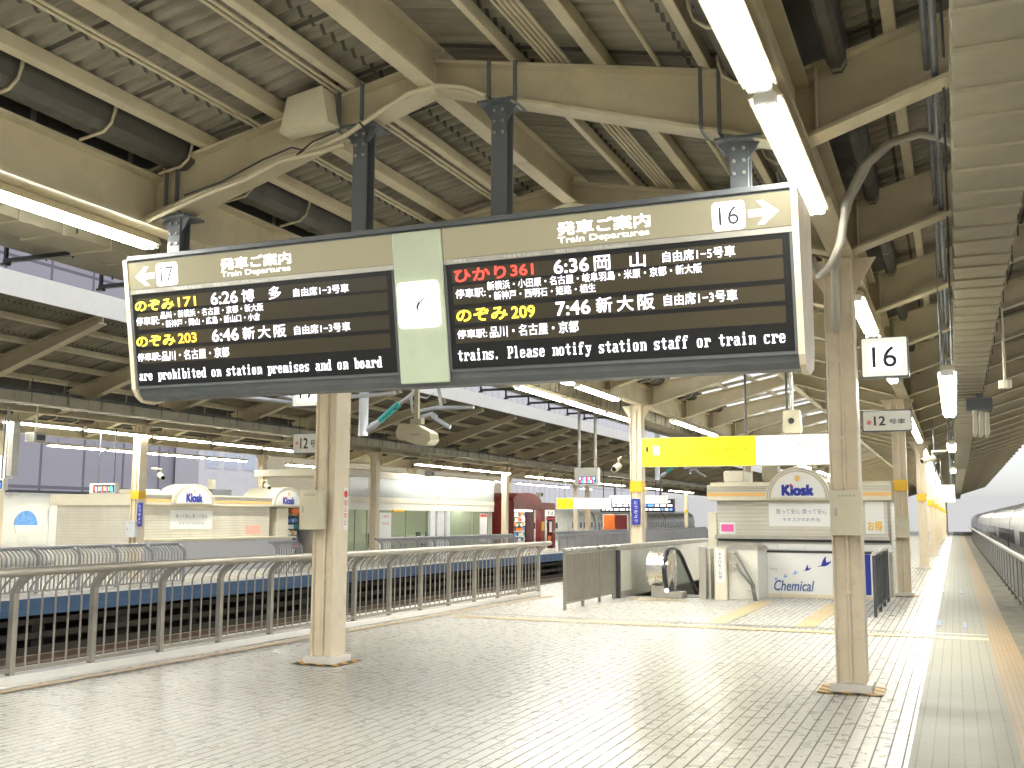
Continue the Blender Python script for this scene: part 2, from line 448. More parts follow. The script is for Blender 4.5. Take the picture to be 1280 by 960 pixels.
def plate(mb, F, u0, u1, v0, v1, h0, h1, m=0, r=0.0):
    """a flat slab on a face; r rounds its corners"""
    if r <= 0: pts = [(u0, v0), (u1, v0), (u1, v1), (u0, v1)]
    else:
        pts = arc(u1 - r, v0 + r, r, -90, 0, 5) + arc(u1 - r, v1 - r, r, 0, 90, 5) + arc(u0 + r, v1 - r, r, 90, 180, 5) + arc(u0 + r, v0 + r, r, 180, 270, 5)
    n = len(pts)
    vs = [F.P(u, v, h0) for u, v in pts] + [F.P(u, v, h1) for u, v in pts]
    mb._add(vs, [(i, (i + 1) % n, (i + 1) % n + n, i + n) for i in range(n)] + [tuple(range(n))[::-1], tuple(range(n, 2 * n))], m)
def poly(mb, F, pts, h, m=0):
    mb._add([F.P(u, v, h) for u, v in pts], [tuple(range(len(pts)))], m)
def front(x0, y, ztop): return Face((x0, y, ztop), (1, 0, 0), (0, 0, -1))       # faces the camera (-Y)
def side(x, y0, ztop): return Face((x, y0, ztop), (0, 1, 0), (0, 0, -1))        # faces +X, u runs along +Y

YB, YE = -8.0, 150.0
FR0, FRS = 7.33, 3.32
FRAMES = [FR0 + FRS * k for k in range(-4, 43)]

# ------------------------------------------------------------------ ground, platforms, tracks
g = MB(); g.quad((-400, -200, -1.9), (400, -200, -1.9), (400, 900, -1.9), (-400, 900, -1.9))
struct(g.build('ground', CONC))
tb = MB()
tb.box(-18.6, -9.0, YB, 150, -1.8, -1.45)
tb.box(1.85, 6.5, YB, 170, -1.8, -1.45)
tb.box(-34, -29.4, YB, 150, -1.8, -1.45)
struct(tb.build('track_bed', BALLAST))

def platform(x0, x1, z, y1, holes, mats):
    """floor slab with a rectangular opening (x0, x1, y0, y1)"""
    m = MB(); hx0, hx1, hy0, hy1 = holes
    for a, b, c, d in ((x0, x1, YB, hy0), (x0, hx0, hy0, hy1), (hx1, x1, hy0, hy1), (x0, x1, hy1, y1)):
        m.quad((a, c, z), (b, c, z), (b, d, z), (a, d, z), 0)
    return m
m = platform(-9.2, 1.78, 0.0, 150, (-6.28, -4.78, 21.6, 29.0), None)
for x0, x1 in ((-9.2, -9.19), (1.77, 1.78)): m.quad((x0, YB, 0), (x0, 150, 0), (x0, 150, -0.3), (x0, YB, -0.3), 1)
for x in (-9.05, 1.62): m.quad((x, YB, -0.3), (x, 150, -0.3), (x, 150, -1.5), (x, YB, -1.5), 1)
m.quad((-9.2, YB, -0.3), (-9.2, 150, -0.3), (-9.05, 150, -0.3), (-9.05, YB, -0.3), 1)
m.quad((1.78, YB, -0.3), (1.78, 150, -0.3), (1.62, 150, -0.3), (1.62, YB, -0.3), 1)
# walls of the escalator opening
m.quad((-6.28, 21.6, 0), (-6.28, 29, 0), (-6.28, 29, -3), (-6.28, 21.6, -3), 2)
m.quad((-4.78, 21.6, 0), (-4.78, 29, 0), (-4.78, 29, -3), (-4.78, 21.6, -3), 2)
m.quad((-6.28, 29, 0), (-4.78, 29, 0), (-4.78, 29, -3), (-6.28, 29, -3), 2)
m.quad((-6.28, 21.6, 0), (-4.78, 21.6, 0), (-4.78, 21.6, -3), (-6.28, 21.6, -3), 2)
m.quad((-6.28, 21.6, -3), (-4.78, 21.6, -3), (-4.78, 29, -3), (-6.28, 29, -3), 3)
struct(m.build('platform_floor', [FLOOR, CONC, OFFW, DARKC]))

# strips of other paving, each a few mm above the tiles
def strip(name, x0, x1, y0, y1, mt, z=0.004, yaw=0.0):
    m = MB(); m.quad((x0, y0, z), (x1, y0, z), (x1, y1, z), (x0, y1, z))
    return struct(m.build(name, mt))
strip('edge_walkway', -0.36, 0.335, YB, 150, EDGEW)
strip('outer_walkway', 0.64, 1.78, YB, 150, mat('outer_tiles', (0.15, 0.14, 0.11), 0.65, spec=0.2, var=0.2, vscale=2))
strip('tactile_path', 0.335, 0.64, YB, 150, TACT)
strip('tactile_cross_path', -7.6, 0.334, 15.72, 16.02, TACT2, 0.008)
strip('drain_grating', -7.6, 0.334, 16.35, 16.52, mat('drain_grey', (0.34, 0.33, 0.30), 0.5, metal=0.3), 0.006)
strip('tactile_stair_path', -3.62, -3.32, 16.53, 21.2, TACT2, 0.008)
strip('tactile_kiosk_path', -2.3, -2.0, 16.53, 21.2, TACT2, 0.008)
strip('tactile_escalator_path', -6.0, -4.9, 20.55, 20.9, TACT2, 0.008)
m = MB(); m.quad((-8.16, 4.7, 0.012), (-8.04, 4.7, 0.012), (-7.70, 21.0, 0.012), (-7.82, 21.0, 0.012)); struct(m.build('dashed_warning_strip', DASH))
strip('edge_paving', -9.2, -8.2, YB, 21, KERB, 0.004)
# small blue floor marks by the right edge
FM = MB()
for x, y in ((-0.33, 17.5), (0.03, 17.3), (-0.36, 25.5), (0.0, 25.2)):
    FM.box(x, x + 0.05, y, y + 1.0, 0.005, 0.012)
tag(FM.build('floor_marking', mat('marking_blue', (0.22, 0.28, 0.42), 0.6)), None, None, kind='structure')

# far platform: floor, blue edge, dark openings below with stained beams
FZ = -0.13
m = MB()
m.quad((-29.3, YB, FZ), (-18.5, YB, FZ), (-18.5, 150, FZ), (-29.3, 150, FZ), 0)
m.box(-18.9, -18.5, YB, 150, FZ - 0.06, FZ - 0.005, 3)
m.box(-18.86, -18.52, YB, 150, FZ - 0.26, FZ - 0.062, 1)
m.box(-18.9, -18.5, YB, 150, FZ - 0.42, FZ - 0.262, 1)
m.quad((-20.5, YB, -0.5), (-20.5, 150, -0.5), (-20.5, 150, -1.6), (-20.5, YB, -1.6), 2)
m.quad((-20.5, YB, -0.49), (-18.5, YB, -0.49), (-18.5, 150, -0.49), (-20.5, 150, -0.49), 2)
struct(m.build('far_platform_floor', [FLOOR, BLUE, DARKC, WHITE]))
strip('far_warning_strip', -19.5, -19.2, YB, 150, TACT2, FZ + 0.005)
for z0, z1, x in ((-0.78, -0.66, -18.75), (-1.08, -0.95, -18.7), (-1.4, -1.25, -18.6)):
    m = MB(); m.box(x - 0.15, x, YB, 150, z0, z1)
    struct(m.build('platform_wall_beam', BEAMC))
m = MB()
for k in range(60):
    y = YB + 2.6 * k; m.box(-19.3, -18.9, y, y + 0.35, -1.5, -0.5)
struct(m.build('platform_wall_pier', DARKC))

for i, (xc, lab) in enumerate(((-11.3, 'railway track closest to the railing of the empty platform'), (-16.6, 'railway track along the blue edged far platform'), (3.6, 'railway track under the bullet train on the right'))):
    t = thing('railway_track', lab, 'railway track', (xc, 0, -1.45))
    for s in (-1, 1):
        r = MB()
        r.prism([(s * .7175 - .07, 0.10), (s * .7175 + .07, 0.10), (s * .7175 + .012, 0.13), (s * .7175 + .035, 0.25), (s * .7175 - .035, 0.25), (s * .7175 - .012, 0.13)], 'y', YB, 150)
        r.build('rail', RAILM, t)
    sl = MB()
    for k in range(32): sl.box(-1.17, 1.17, YB + 5 * k, YB + 5 * k + 4.93, -0.001, 0.10)
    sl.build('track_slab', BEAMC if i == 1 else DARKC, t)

# ------------------------------------------------------------------ the canopy (built once about x = 0, copied for the far platform)
HW, TIP = 2.8, 7.35
def zt(x):
    x = abs(x); return 5.23 - 0.2 * x if x <= HW else 4.67 + 0.26 * (x - HW)
def zb(x):
    x = abs(x); return 4.99 - 0.3 * x if x <= HW else 4.15 + 0.33 * (x - HW)
XS = [-TIP, -5, -HW, -1.4, 0, 1.4, HW, 5, TIP]
def rafter():
    m = MB()
    m.prism([(x, zt(x) - 0.02) for x in XS] + [(x, zb(x) + 0.02) for x in reversed(XS)], 'y', -0.012, 0.012)
    for f, a, b in ((zt, -0.025, 0.0), (zb, 0.0, 0.028)):
        xs = XS
        m.prism([(x, f(x) + b) for x in xs] + [(x, f(x) + a) for x in reversed(xs)], 'y', -0.11, 0.11)
    for x in (-HW + 0.16, HW - 0.16, -HW - 0.16, HW + 0.16):
        m.box(x - 0.008, x + 0.008, -0.1, 0.1, zb(x) + 0.03, zt(x) - 0.03)
    return m
CX = -3.72
canopy = thing('station_canopy', 'cream steel canopy with corrugated roof over the empty platform', 'canopy', (CX, 0, 0))
rm = None
for y in FRAMES:
    if rm is None:
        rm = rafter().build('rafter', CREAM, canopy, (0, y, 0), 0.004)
    else:
        o = rm.copy(); COL.objects.link(o); o.parent = canopy; o.location = (0, y, 0)
def ibeam(xc, z0, z1, w, y0, y1, t=0.02):
    m = MB(); m.box(xc - t / 2, xc + t / 2, y0, y1, z0 + t, z1 - t)
    m.box(xc - w / 2, xc + w / 2, y0, y1, z0, z0 + t); m.box(xc - w / 2, xc + w / 2, y0, y1, z1 - t, z1)
    return m
for y0, y1 in zip(FRAMES[:-1], FRAMES[1:]):
    mb = ibeam(0, 4.985, 5.34, 0.15, y0 + 0.014, y1 - 0.014, 0.028)
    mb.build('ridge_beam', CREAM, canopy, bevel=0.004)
for s in (-1, 1):
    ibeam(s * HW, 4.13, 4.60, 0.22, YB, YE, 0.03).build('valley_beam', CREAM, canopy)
for xs, w, hh in ((0.72, 0.033, 0.11), (1.42, 0.055, 0.12), (2.2, 0.04, 0.115), (3.45, 0.04, 0.12), (4.35, 0.04, 0.12), (5.3, 0.04, 0.12), (6.3, 0.04, 0.12)):
    for s in (-1, 1):
        m = MB(); z = zt(xs)
        sl = 0.2 if xs < HW else -0.26
        m.prism([(s * (xs - w), z + 0.003 + sl * w), (s * (xs + w), z + 0.003 - sl * w), (s * (xs + w), z + hh - sl * w), (s * (xs - w), z + hh + sl * w)], 'y', YB, 20.6 if s < 0 and xs < HW else YE)
        m.build('purlin', CREAM, canopy, bevel=0.01)
# corrugated sheets
def sheet(x0, x1, y0, y1, pitch=0.15, amp=0.034, lift=0.165):
    m = MB(); n = int((y1 - y0) / (pitch / 6)); vs = []
    xs = [x0, (x0 + x1) / 2, x1]
    for i in range(n + 1):
        y = y0 + i * pitch / 6; dz = amp * math.sin(2 * PI * y / pitch)
        for x in xs: vs.append((x, y, zt(x) + lift + dz))
    fs = []
    for i in range(n):
        for j in range(2): fs.append((i * 3 + j, i * 3 + j + 1, i * 3 + j + 4, i * 3 + j + 3))
    m._add(vs, fs, 0, True); return m
def place_sheets(parent, sky_from=None):
    for s in (-1, 1):
        segs = []
        rows = [(0.02, 1.42, 0.165), (1.38, 2.56, 0.15)]
        for a, b, l in rows:
            if sky_from and s == -1:
                segs.append((a, b, YB, sky_from, l))
            else: segs.append((a, b, YB, YE, l))
        for a, b, l in ((3.05, 5.3, 0.15), (5.25, TIP, 0.165)): segs.append((a, b, YB, YE, l))
        for a, b, y0, y1, l in segs:
            sheet(s * a, s * b, y0, y1, lift=l).build('roof_sheet', ROOF, parent)
place_sheets(canopy, 21.0)
# translucent skylight panels in the near side slope, farther down the platform
for k, y in enumerate(FRAMES):
    if 20 < y < 60:
        for a, b in ((0.25, 0.95), (1.05, 1.65), (1.75, 2.35)):
            m = MB(); y0, y1 = y + 0.3, y + FRS - 0.3
            m._add([(-a, y0, zt(a) + .10), (-b, y0, zt(b) + .10), (-b, y1, zt(b) + .10), (-a, y1, zt(a) + .10)], [(0, 1, 2, 3)])
            m.build('skylight', SKYL, canopy)
m = MB()
for a, b in ((0.02, 0.25), (0.95, 1.05), (1.65, 1.75), (2.35, 2.56)):
    m._add([(-a, 21, zt(a) + .11), (-b, 21, zt(b) + .11), (-b, YE, zt(b) + .11), (-a, YE, zt(a) + .11)], [(0, 1, 2, 3)])
for y in FRAMES:
    if 20 < y: m._add([(-0.02, y - .3, zt(0) + .112), (-2.56, y - .3, zt(2.56) + .112), (-2.56, y + .3, zt(2.56) + .112), (-0.02, y + .3, zt(0) + .112)], [(0, 1, 2, 3)])
m._add([(-0.02, 60.3, zt(0) + .115), (-2.56, 60.3, zt(2.56) + .115), (-2.56, YE, zt(2.56) + .115), (-0.02, YE, zt(0) + .115)], [(0, 1, 2, 3)])
m.build('skylight_frame', CREAM, canopy)
# gutters in the valley, with bent brackets
for s in (-1, 1):
    m = MB(); m.box(s * 2.47, s * 3.14, YB, YE, 4.935, 4.945)  # added strip, closes gaps that let sky light through beside the gutters
    m.build('valley_gap_cover', GUTTER, canopy)
    for xc in (2.52, 3.1):
        m = MB()
        gw = 0.17 if xc < HW else 0.075
        ring = [(s * (xc - gw), 4.86), (s * (xc - gw * .85), 4.70), (s * (xc - gw * .4), 4.645), (s * (xc + gw * .4), 4.645), (s * (xc + gw * .85), 4.70), (s * (xc + gw), 4.86)]
        nr = len(ring)
        vs = [(x, YB, z) for x, z in ring] + [(x, YE, z) for x, z in ring]
        m._add(vs, [(i, i + 1, i + nr + 1, i + nr) for i in range(nr - 1)], 0, False)
        for q in range(70):
            yy = YB + 0.9 + 1.1 * q
            if yy < 60:
                vs = [(s * xc + (x - s * xc) * 1.05, yy, 4.86 + (z - 4.86) * 1.04) for x, z in ring] + [(s * xc + (x - s * xc) * 1.05, yy + .06, 4.86 + (z - 4.86) * 1.04) for x, z in ring]
                m._add(vs, [(i, i + 1, i + nr + 1, i + nr) for i in range(nr - 1)], 1, False)
        gt = m.build('gutter', [GUTTER, OLIVE if xc > HW else GUTTER], canopy)
        if xc < HW:
            for k in range(26):
                y = FR0 - 2.9 + 0.92 * k
                b = MB()
                b.tube([(s * 2.30, y, 4.86), (s * 2.31, y, 4.78), (s * 2.34, y, 4.70), (s * 2.42, y, 4.635), (s * 2.66, y, 4.60)], 0.014, 6)
                b.build('gutter_bracket', CREAM, gt)
# edge fascia and hanging cable tray under the outer edge
for s in (-1, 1):
    m = MB(); m.box(s * TIP - 0.02, s * TIP + 0.02, YB, YE, zt(TIP) - 0.05, zt(TIP) + 0.44)
    m.build('edge_fascia', WHITE, canopy)

far_canopy = thing('station_canopy', 'dark cream canopy with white fascia over the opposite platform with the kiosk', 'canopy', (-24.0, 0, 0))
for ch in list(canopy.children):
    if ch.name.startswith('skylight'): continue
    if ch.name.startswith('roof_sheet'): continue
    copy_tree(ch, far_canopy)
place_sheets(far_canopy)
# third canopy edge behind is only seen as darkness, nothing to build

# ------------------------------------------------------------------ columns
def column(y, x, ztop=4.13, label='', group=None, band=False, z0=0.0):
    t = thing('canopy_column', label, 'column', (x, y, z0), 0, group)
    s = MB()
    s.box(-0.135, -0.117, -0.15, 0.15, 0.08, ztop - z0); s.box(0.117, 0.135, -0.15, 0.15, 0.08, ztop - z0)
    s.box(-0.117, 0.117, -0.10, -0.085, 0.08, ztop - z0); s.box(-0.117, 0.117, 0.085, 0.10, 0.08, ztop - z0)
    s.build('shaft', CREAM2, t, bevel=0.004)
    c = MB()
    for k in range(1): c.tube([(0.0, -0.12, 0.1), (0.0, -0.12, ztop - z0 - 0.1)], 0.018, 8)
    for z in (0.9, 2.35, 3.1): c.box(-0.03, 0.03, -0.142, -0.102, z, z + 0.03)
    c.build('conduit', CREAM2, t)
    p = MB(); p.prism([(-0.19, -0.20), (0.19, -0.20), (0.19, 0.20), (-0.19, 0.20)], 'z', 0.013, 0.085)
    p.build('plinth', KERB, t, bevel=0.02)
    h_ = MB(); h_.box(-0.30, 0.28, -0.27, 0.27, 0.009, 0.0125); h_.build('floor_plate', HAZ, t)
    if band:
        b = MB(); b.box(-0.138, 0.138, -0.155, -0.151, 2.18, 2.42); b.box(0.136, 0.141, -0.15, 0.15, 2.18, 2.42); b.box(-0.141, -0.136, -0.15, 0.15, 2.18, 2.42)
        b.build('yellow_band', YEL, t)
    k = MB()
    for sx in (-1, 1): k.prism([(sx * 0.136, ztop - z0), (sx * 0.136, ztop - z0 - 0.35), (sx * 0.35, ztop - z0)], 'y', -0.01, 0.01)
    k.build('bracket_plate', CREAM2, t)
    return t
XL, XR = -6.58, -0.95
column(10.30, -6.47, label='cream steel column beside the platform railing with a junction box', band=False)
column(10.68, -0.96, label='cream steel column with thick bent conduits at its top in front of the Chemical advert', band=False)
column(23.3, -6.6, label='cream column with yellow band and blue sign rising behind the escalator', band=True)
column(23.95, -1.05, label='cream column with yellow band beside the right end of the kiosk', band=True)
for k in range(2, 10):
    for x, w in ((-6.6, 'behind the kiosk in the railing side row'), (XR - 0.05, 'receding along the right walkway')):
        column(10.6 + 13.32 * k, x, label='distant cream column ' + w, group='distant cream columns of the empty platform', band=True)
column(-2.7, XL, label='cream steel column of the railing side row behind the viewer'); column(-2.65, XR, label='cream steel column of the right walkway row behind the viewer')
fl = {0: 'cream column with yellow band and camera at the left end of the far kiosk', 1: 'cream column at the left end of the glass waiting room', 2: 'cream column between the waiting room and the red shop'}
for k in range(6):
    column(23.8 + 13.3 * k, -21.3, label=fl.get(k, 'distant cream column of the far platform beyond the red shop'), group=None if k < 3 else 'distant columns of the far platform', band=(k != 1 and k != 2), z0=FZ)
for k in range(5):
    column(23.8 + 13.3 * k, -26.7, label='rear row cream column standing at the back of the far platform', group='rear row columns of the far platform', z0=FZ)
column(10.5, -21.3, label='cream far platform column beyond the left edge of the view', z0=FZ)

# ------------------------------------------------------------------ twin-tube fluorescent lamps
def make_lamp():
    t = thing('fluorescent_lamp', '', 'ceiling lamp')
    h = MB()
    h.prism([(-0.10, 0.0), (-0.06, 0.075), (0.06, 0.075), (0.10, 0.0), (0.088, -0.004), (0.05, 0.03), (-0.05, 0.03), (-0.088, -0.004)], 'y', 0, 2.5)
    h.build('housing', CREAM, t)
    e = MB()
    for y in (0.0, 2.45):
        e = MB(); e.box(-0.07, 0.07, y, y + 0.05, -0.035, 0.035); e.build('end_socket', REFL, t, bevel=0.006)
    for s in (-1, 1):
        b = MB(); b.tube([(s * 0.038, 0.055, -0.012), (s * 0.038, 2.445, -0.012)], 0.032, 10)
        b.build('tube', TUBE, t)
    r = MB()
    for y in (0.45, 2.05):
        r = MB(); r.tube([(0, y, 0.07), (0, y, 0.22)], 0.008, 6); r.build('hanger_rod', GREY, t)
    return t
lamp0 = make_lamp(); used = [False]
def lamp(x, y, z, label, group):
    o = lamp0 if not used[0] else copy_tree(lamp0)
    used[0] = True
    o.location = (x, y, z); o['label'] = label; o['group'] = group
    return o
RG, LG, FG, GG = 'lamps in the right hand row', 'lamps in the railing side row', 'lamps in the front row of the far platform', 'lamps in the back row of the far platform'
for y, lab in ((6.02, 'bright twin tube lamp ending just above the 16 arrow corner of the board'), (3.37, 'bright twin tube lamp cut by the top edge, before the one over the arrow')):
    lamp(-0.92, y, 4.03, lab, RG)
for y in (0.74, -1.9, -4.5): lamp(-0.92, y, 4.03, 'twin tube lamp of the right row overhead behind the viewer', RG)
for y, lab in ((12.1, 'twin tube lamp right beside the 16 box sign, its end touching it'), (14.75, 'twin tube lamp following the one at the 16 box sign'), (17.4, 'short looking bright lamp end showing just below the 16 box sign')): lamp(-0.92, y, 4.03, lab, RG)
for k in range(32): lamp(-0.95, 25.5 + 2.64 * k + (2.6 if k > 3 else 0) + (2.6 if k > 8 else 0), 4.03, 'small distant lamp of the row along the right hand columns', RG)
lamp(-6.68, 5.0, 4.05, 'long glaring lamp at the left edge ending above the 17 arrow of the board', LG)
for y in (2.36, -0.28, -2.9): lamp(-6.68, y, 4.05, 'twin tube lamp of the railing side row behind the viewer', LG)
for y, lab in ((12.9, 'railing side lamp hidden behind the middle of the departure board'), (15.6, 'railing side lamp just emerging below the board, nearer end of its row'), (18.4, 'upper of the two parallel lamps beneath the board, above the escalator')): lamp(-6.35, y, 4.02, lab, LG)
for y, lab in ((17.8, 'lower parallel lamp beneath the board, nearer half'), (20.45, 'lower parallel lamp beneath the board, middle one'), (23.1, 'lower parallel lamp whose far end reaches the column with yellow band')): lamp(-7.3, y, 3.98, lab, LG)
for y, lab in ((26.0, 'lamp just above the yellow direction sign, nearer half'), (28.7, 'lamp just above the yellow direction sign, farther half')): lamp(-6.45, y, 4.02, lab, LG)
for k in range(26): lamp(-6.45, 37.5 + 2.64 * k + (3 if k > 5 else 0), 4.02, 'small distant lamp in the row beyond the yellow direction sign', LG)
for k in range(8): lamp(-21.2, 11.0 + 2.64 * k, 3.86, 'lamp of the long continuous line above the far kiosk', FG)
for y in (40.3, 42.95, 45.6, 48.25): lamp(-21.2, y, 3.84, 'lamp in the line hanging in front of the waiting room', FG)
for y in (53.0, 55.65, 58.3, 63.6, 66.2, 68.9, 74, 76.6, 79.2, 84, 87, 90): lamp(-21.2, y, 3.8, 'lamp of the far platform row beyond the red shop', FG)
for k in range(26):
    if k % 5 != 4: lamp(-26.8, 12.5 + 2.64 * k, 3.84, 'lamp of the rear row over the back of the far platform', GG)
# hanging lamps over the right walkway
for y, z, lab in ((12.1, 3.15, 'wide hanging lamp over the right walkway between the 16 sign and the duct'), (14.65, 3.15, 'second half of the hanging lamp over the right walkway'), (24.5, 3.2, 'small hanging lamp farther along the right walkway'), (37.0, 3.2, 'tiny hanging lamp far along the right walkway')):
    o = lamp(-0.02, y, z, lab, 'lamps hung over the right walkway')
    for yy in (0.45, 2.05):
        for s in (-1, 1):
            rods = MB(); rods.tube([(s * 0.06, yy, 0.07), (s * 0.06, yy, 4.55 - z)], 0.006, 5); rods.build('suspension_wire', GREY, o)

# ------------------------------------------------------------------ cable ducts under the wings
def duct(x0, x1, label):
    t = thing('cable_duct', label, 'cable duct', ((x0 + x1) / 2, 0, 4.2))
    w = (x1 - x0) / 2
    b = MB(); b.box(-w, w, YB, YE, 0.0, 0.24); b.build('trough', OLIVE, t)
    y = YB + 0.2; k = 0; cov = None
    while y < 60:
        if y > 1.0:
            if cov is None:
                c = MB(); c.box(-w - 0.016, w + 0.016, 0, 0.07, -0.022, 0.246); c.box(-w - 0.008, w + 0.008, 0.07, 0.30, -0.012, 0.243)
                cov = c.build('joint_cover', OLIVE, t, (0, y, 0), bevel=0.003)
            else:
                o = cov.copy(); COL.objects.link(o); o.parent = t; o.location = (0, y, 0)
        y += 0.62 if k % 2 else 0.5; k += 1
    r0 = [None, None]
    for k in range(44):
        y = 1.1 * k + 0.8
        for i, s in enumerate((-1, 1)):
            xx = s * (w + 0.05); X = xx + (x0 + x1) / 2 - (CX if x0 > -15 else -24.0)
            if r0[i] is None:
                r = MB(); r.tube([(xx, 0, 0.02), (xx, 0, zb(X) - 4.2 + 0.15)], 0.009, 5); r0[i] = r.build('hanger_rod', DKGREY, t, (0, y, 0))
            else:
                o = r0[i].copy(); COL.objects.link(o); o.parent = t; o.location = (0, y, 0)
    p = MB()
    for j, xx in enumerate((-w - 0.1, -w - 0.15)):
        p.tube([(xx, YB, 0.33 + 0.06 * j), (xx, YE, 0.33 + 0.06 * j)], 0.022, 6)
    p.build('side_pipe', GREY, t)
    return t
duct(0.10, 0.60, 'wide olive cable duct with joint bands running overhead along the right edge')
duct(-8.05, -7.55, 'olive cable duct running overhead above the platform railing')
fd = duct(-20.25, -19.8, 'cable duct hung on dark rods under the far canopy')
# light cable tray with bent brackets below the outer edge, railing side
t = thing('cable_tray', 'slim cable tray with dark rods and bent brackets at the canopy edge above the railing', 'cable tray', (-10.3, 0, 4.84))
b = MB(); b.box(-0.26, 0.26, YB, 80, 0, 0.07); b.box(-0.26, -0.24, YB, 80, 0.07, 0.16); b.box(0.24, 0.26, YB, 80, 0.07, 0.16); b.build('trough', OLIVE, t)
r1 = None
for k in range(40):
    for s in (-0.22, 0.22):
        if r1 is None:
            r = MB(); r.tube([(0, 0, -0.04), (0, 0, 0.8)], 0.012, 5); r1 = r.build('hanger_rod', DKGREY, t, (s, 3 + 1.15 * k, 0))
        else:
            o = r1.copy(); COL.objects.link(o); o.parent = t; o.location = (s, 3 + 1.15 * k, 0)
for k in range(16):
    y = 8.0 + 1.62 * k; b = MB()
    b.box(-0.62, 1.0, y - 0.03, y + 0.03, -0.10, -0.045); b.box(-0.62, -0.58, y - 0.02, y + 0.02, -0.045, 0.24); b.box(-0.65, -0.55, y - 0.04, y + 0.04, -0.13, -0.10)
    b.build('bent_bracket', DKGREY, t)

# ------------------------------------------------------------------ departure board
board = thing('departure_board', 'long black and beige train departure board hung across the platform under the rafters', 'departure board', (0, 0, 0))
KF = 0.1724; NRM = math.sqrt(1 + KF * KF)
BF = Face((-6.52, 7.0, 3.77), (1, 0, 0), (0, KF, -1))
LEN = 5.63
def bprism(mb, prof, x0, x1, m=0): mb.prism(prof, 'x', x0, x1, m)
def pf(v, h=0.0):   # point of the board face in (y, z)
    p = BF.P(0, v, h); return (p.y, p.z)
hs = MB()
prof = [pf(0.0, -0.012), pf(1.08, -0.012), pf(1.15, -0.03), (7.27, 2.60), (7.42, 2.60), (7.62, 2.66), (7.68, 2.8), (7.68, 3.77)]
bprism(hs, prof, -6.50, -0.92)
hs.build('housing', GREY, board, bevel=0.006)
tp = MB(); tp.box(-6.51, -0.91, 6.99, 7.69, 3.772, 3.812); tp.build('top_plate', GREY, board, bevel=0.005)
for x0, x1 in ((-6.545, -6.502), (-0.918, -0.875)):
    e = MB(); pe = [pf(-0.01, 0.015), pf(1.10, 0.015), pf(1.17, -0.02), (7.29, 2.58), (7.42, 2.575), (7.64, 2.64), (7.70, 2.78), (7.70, 3.79), (7.0, 3.79)]
    bprism(e, pe, x0, x1); e.build('end_cap', CREAM2, board, bevel=0.008)
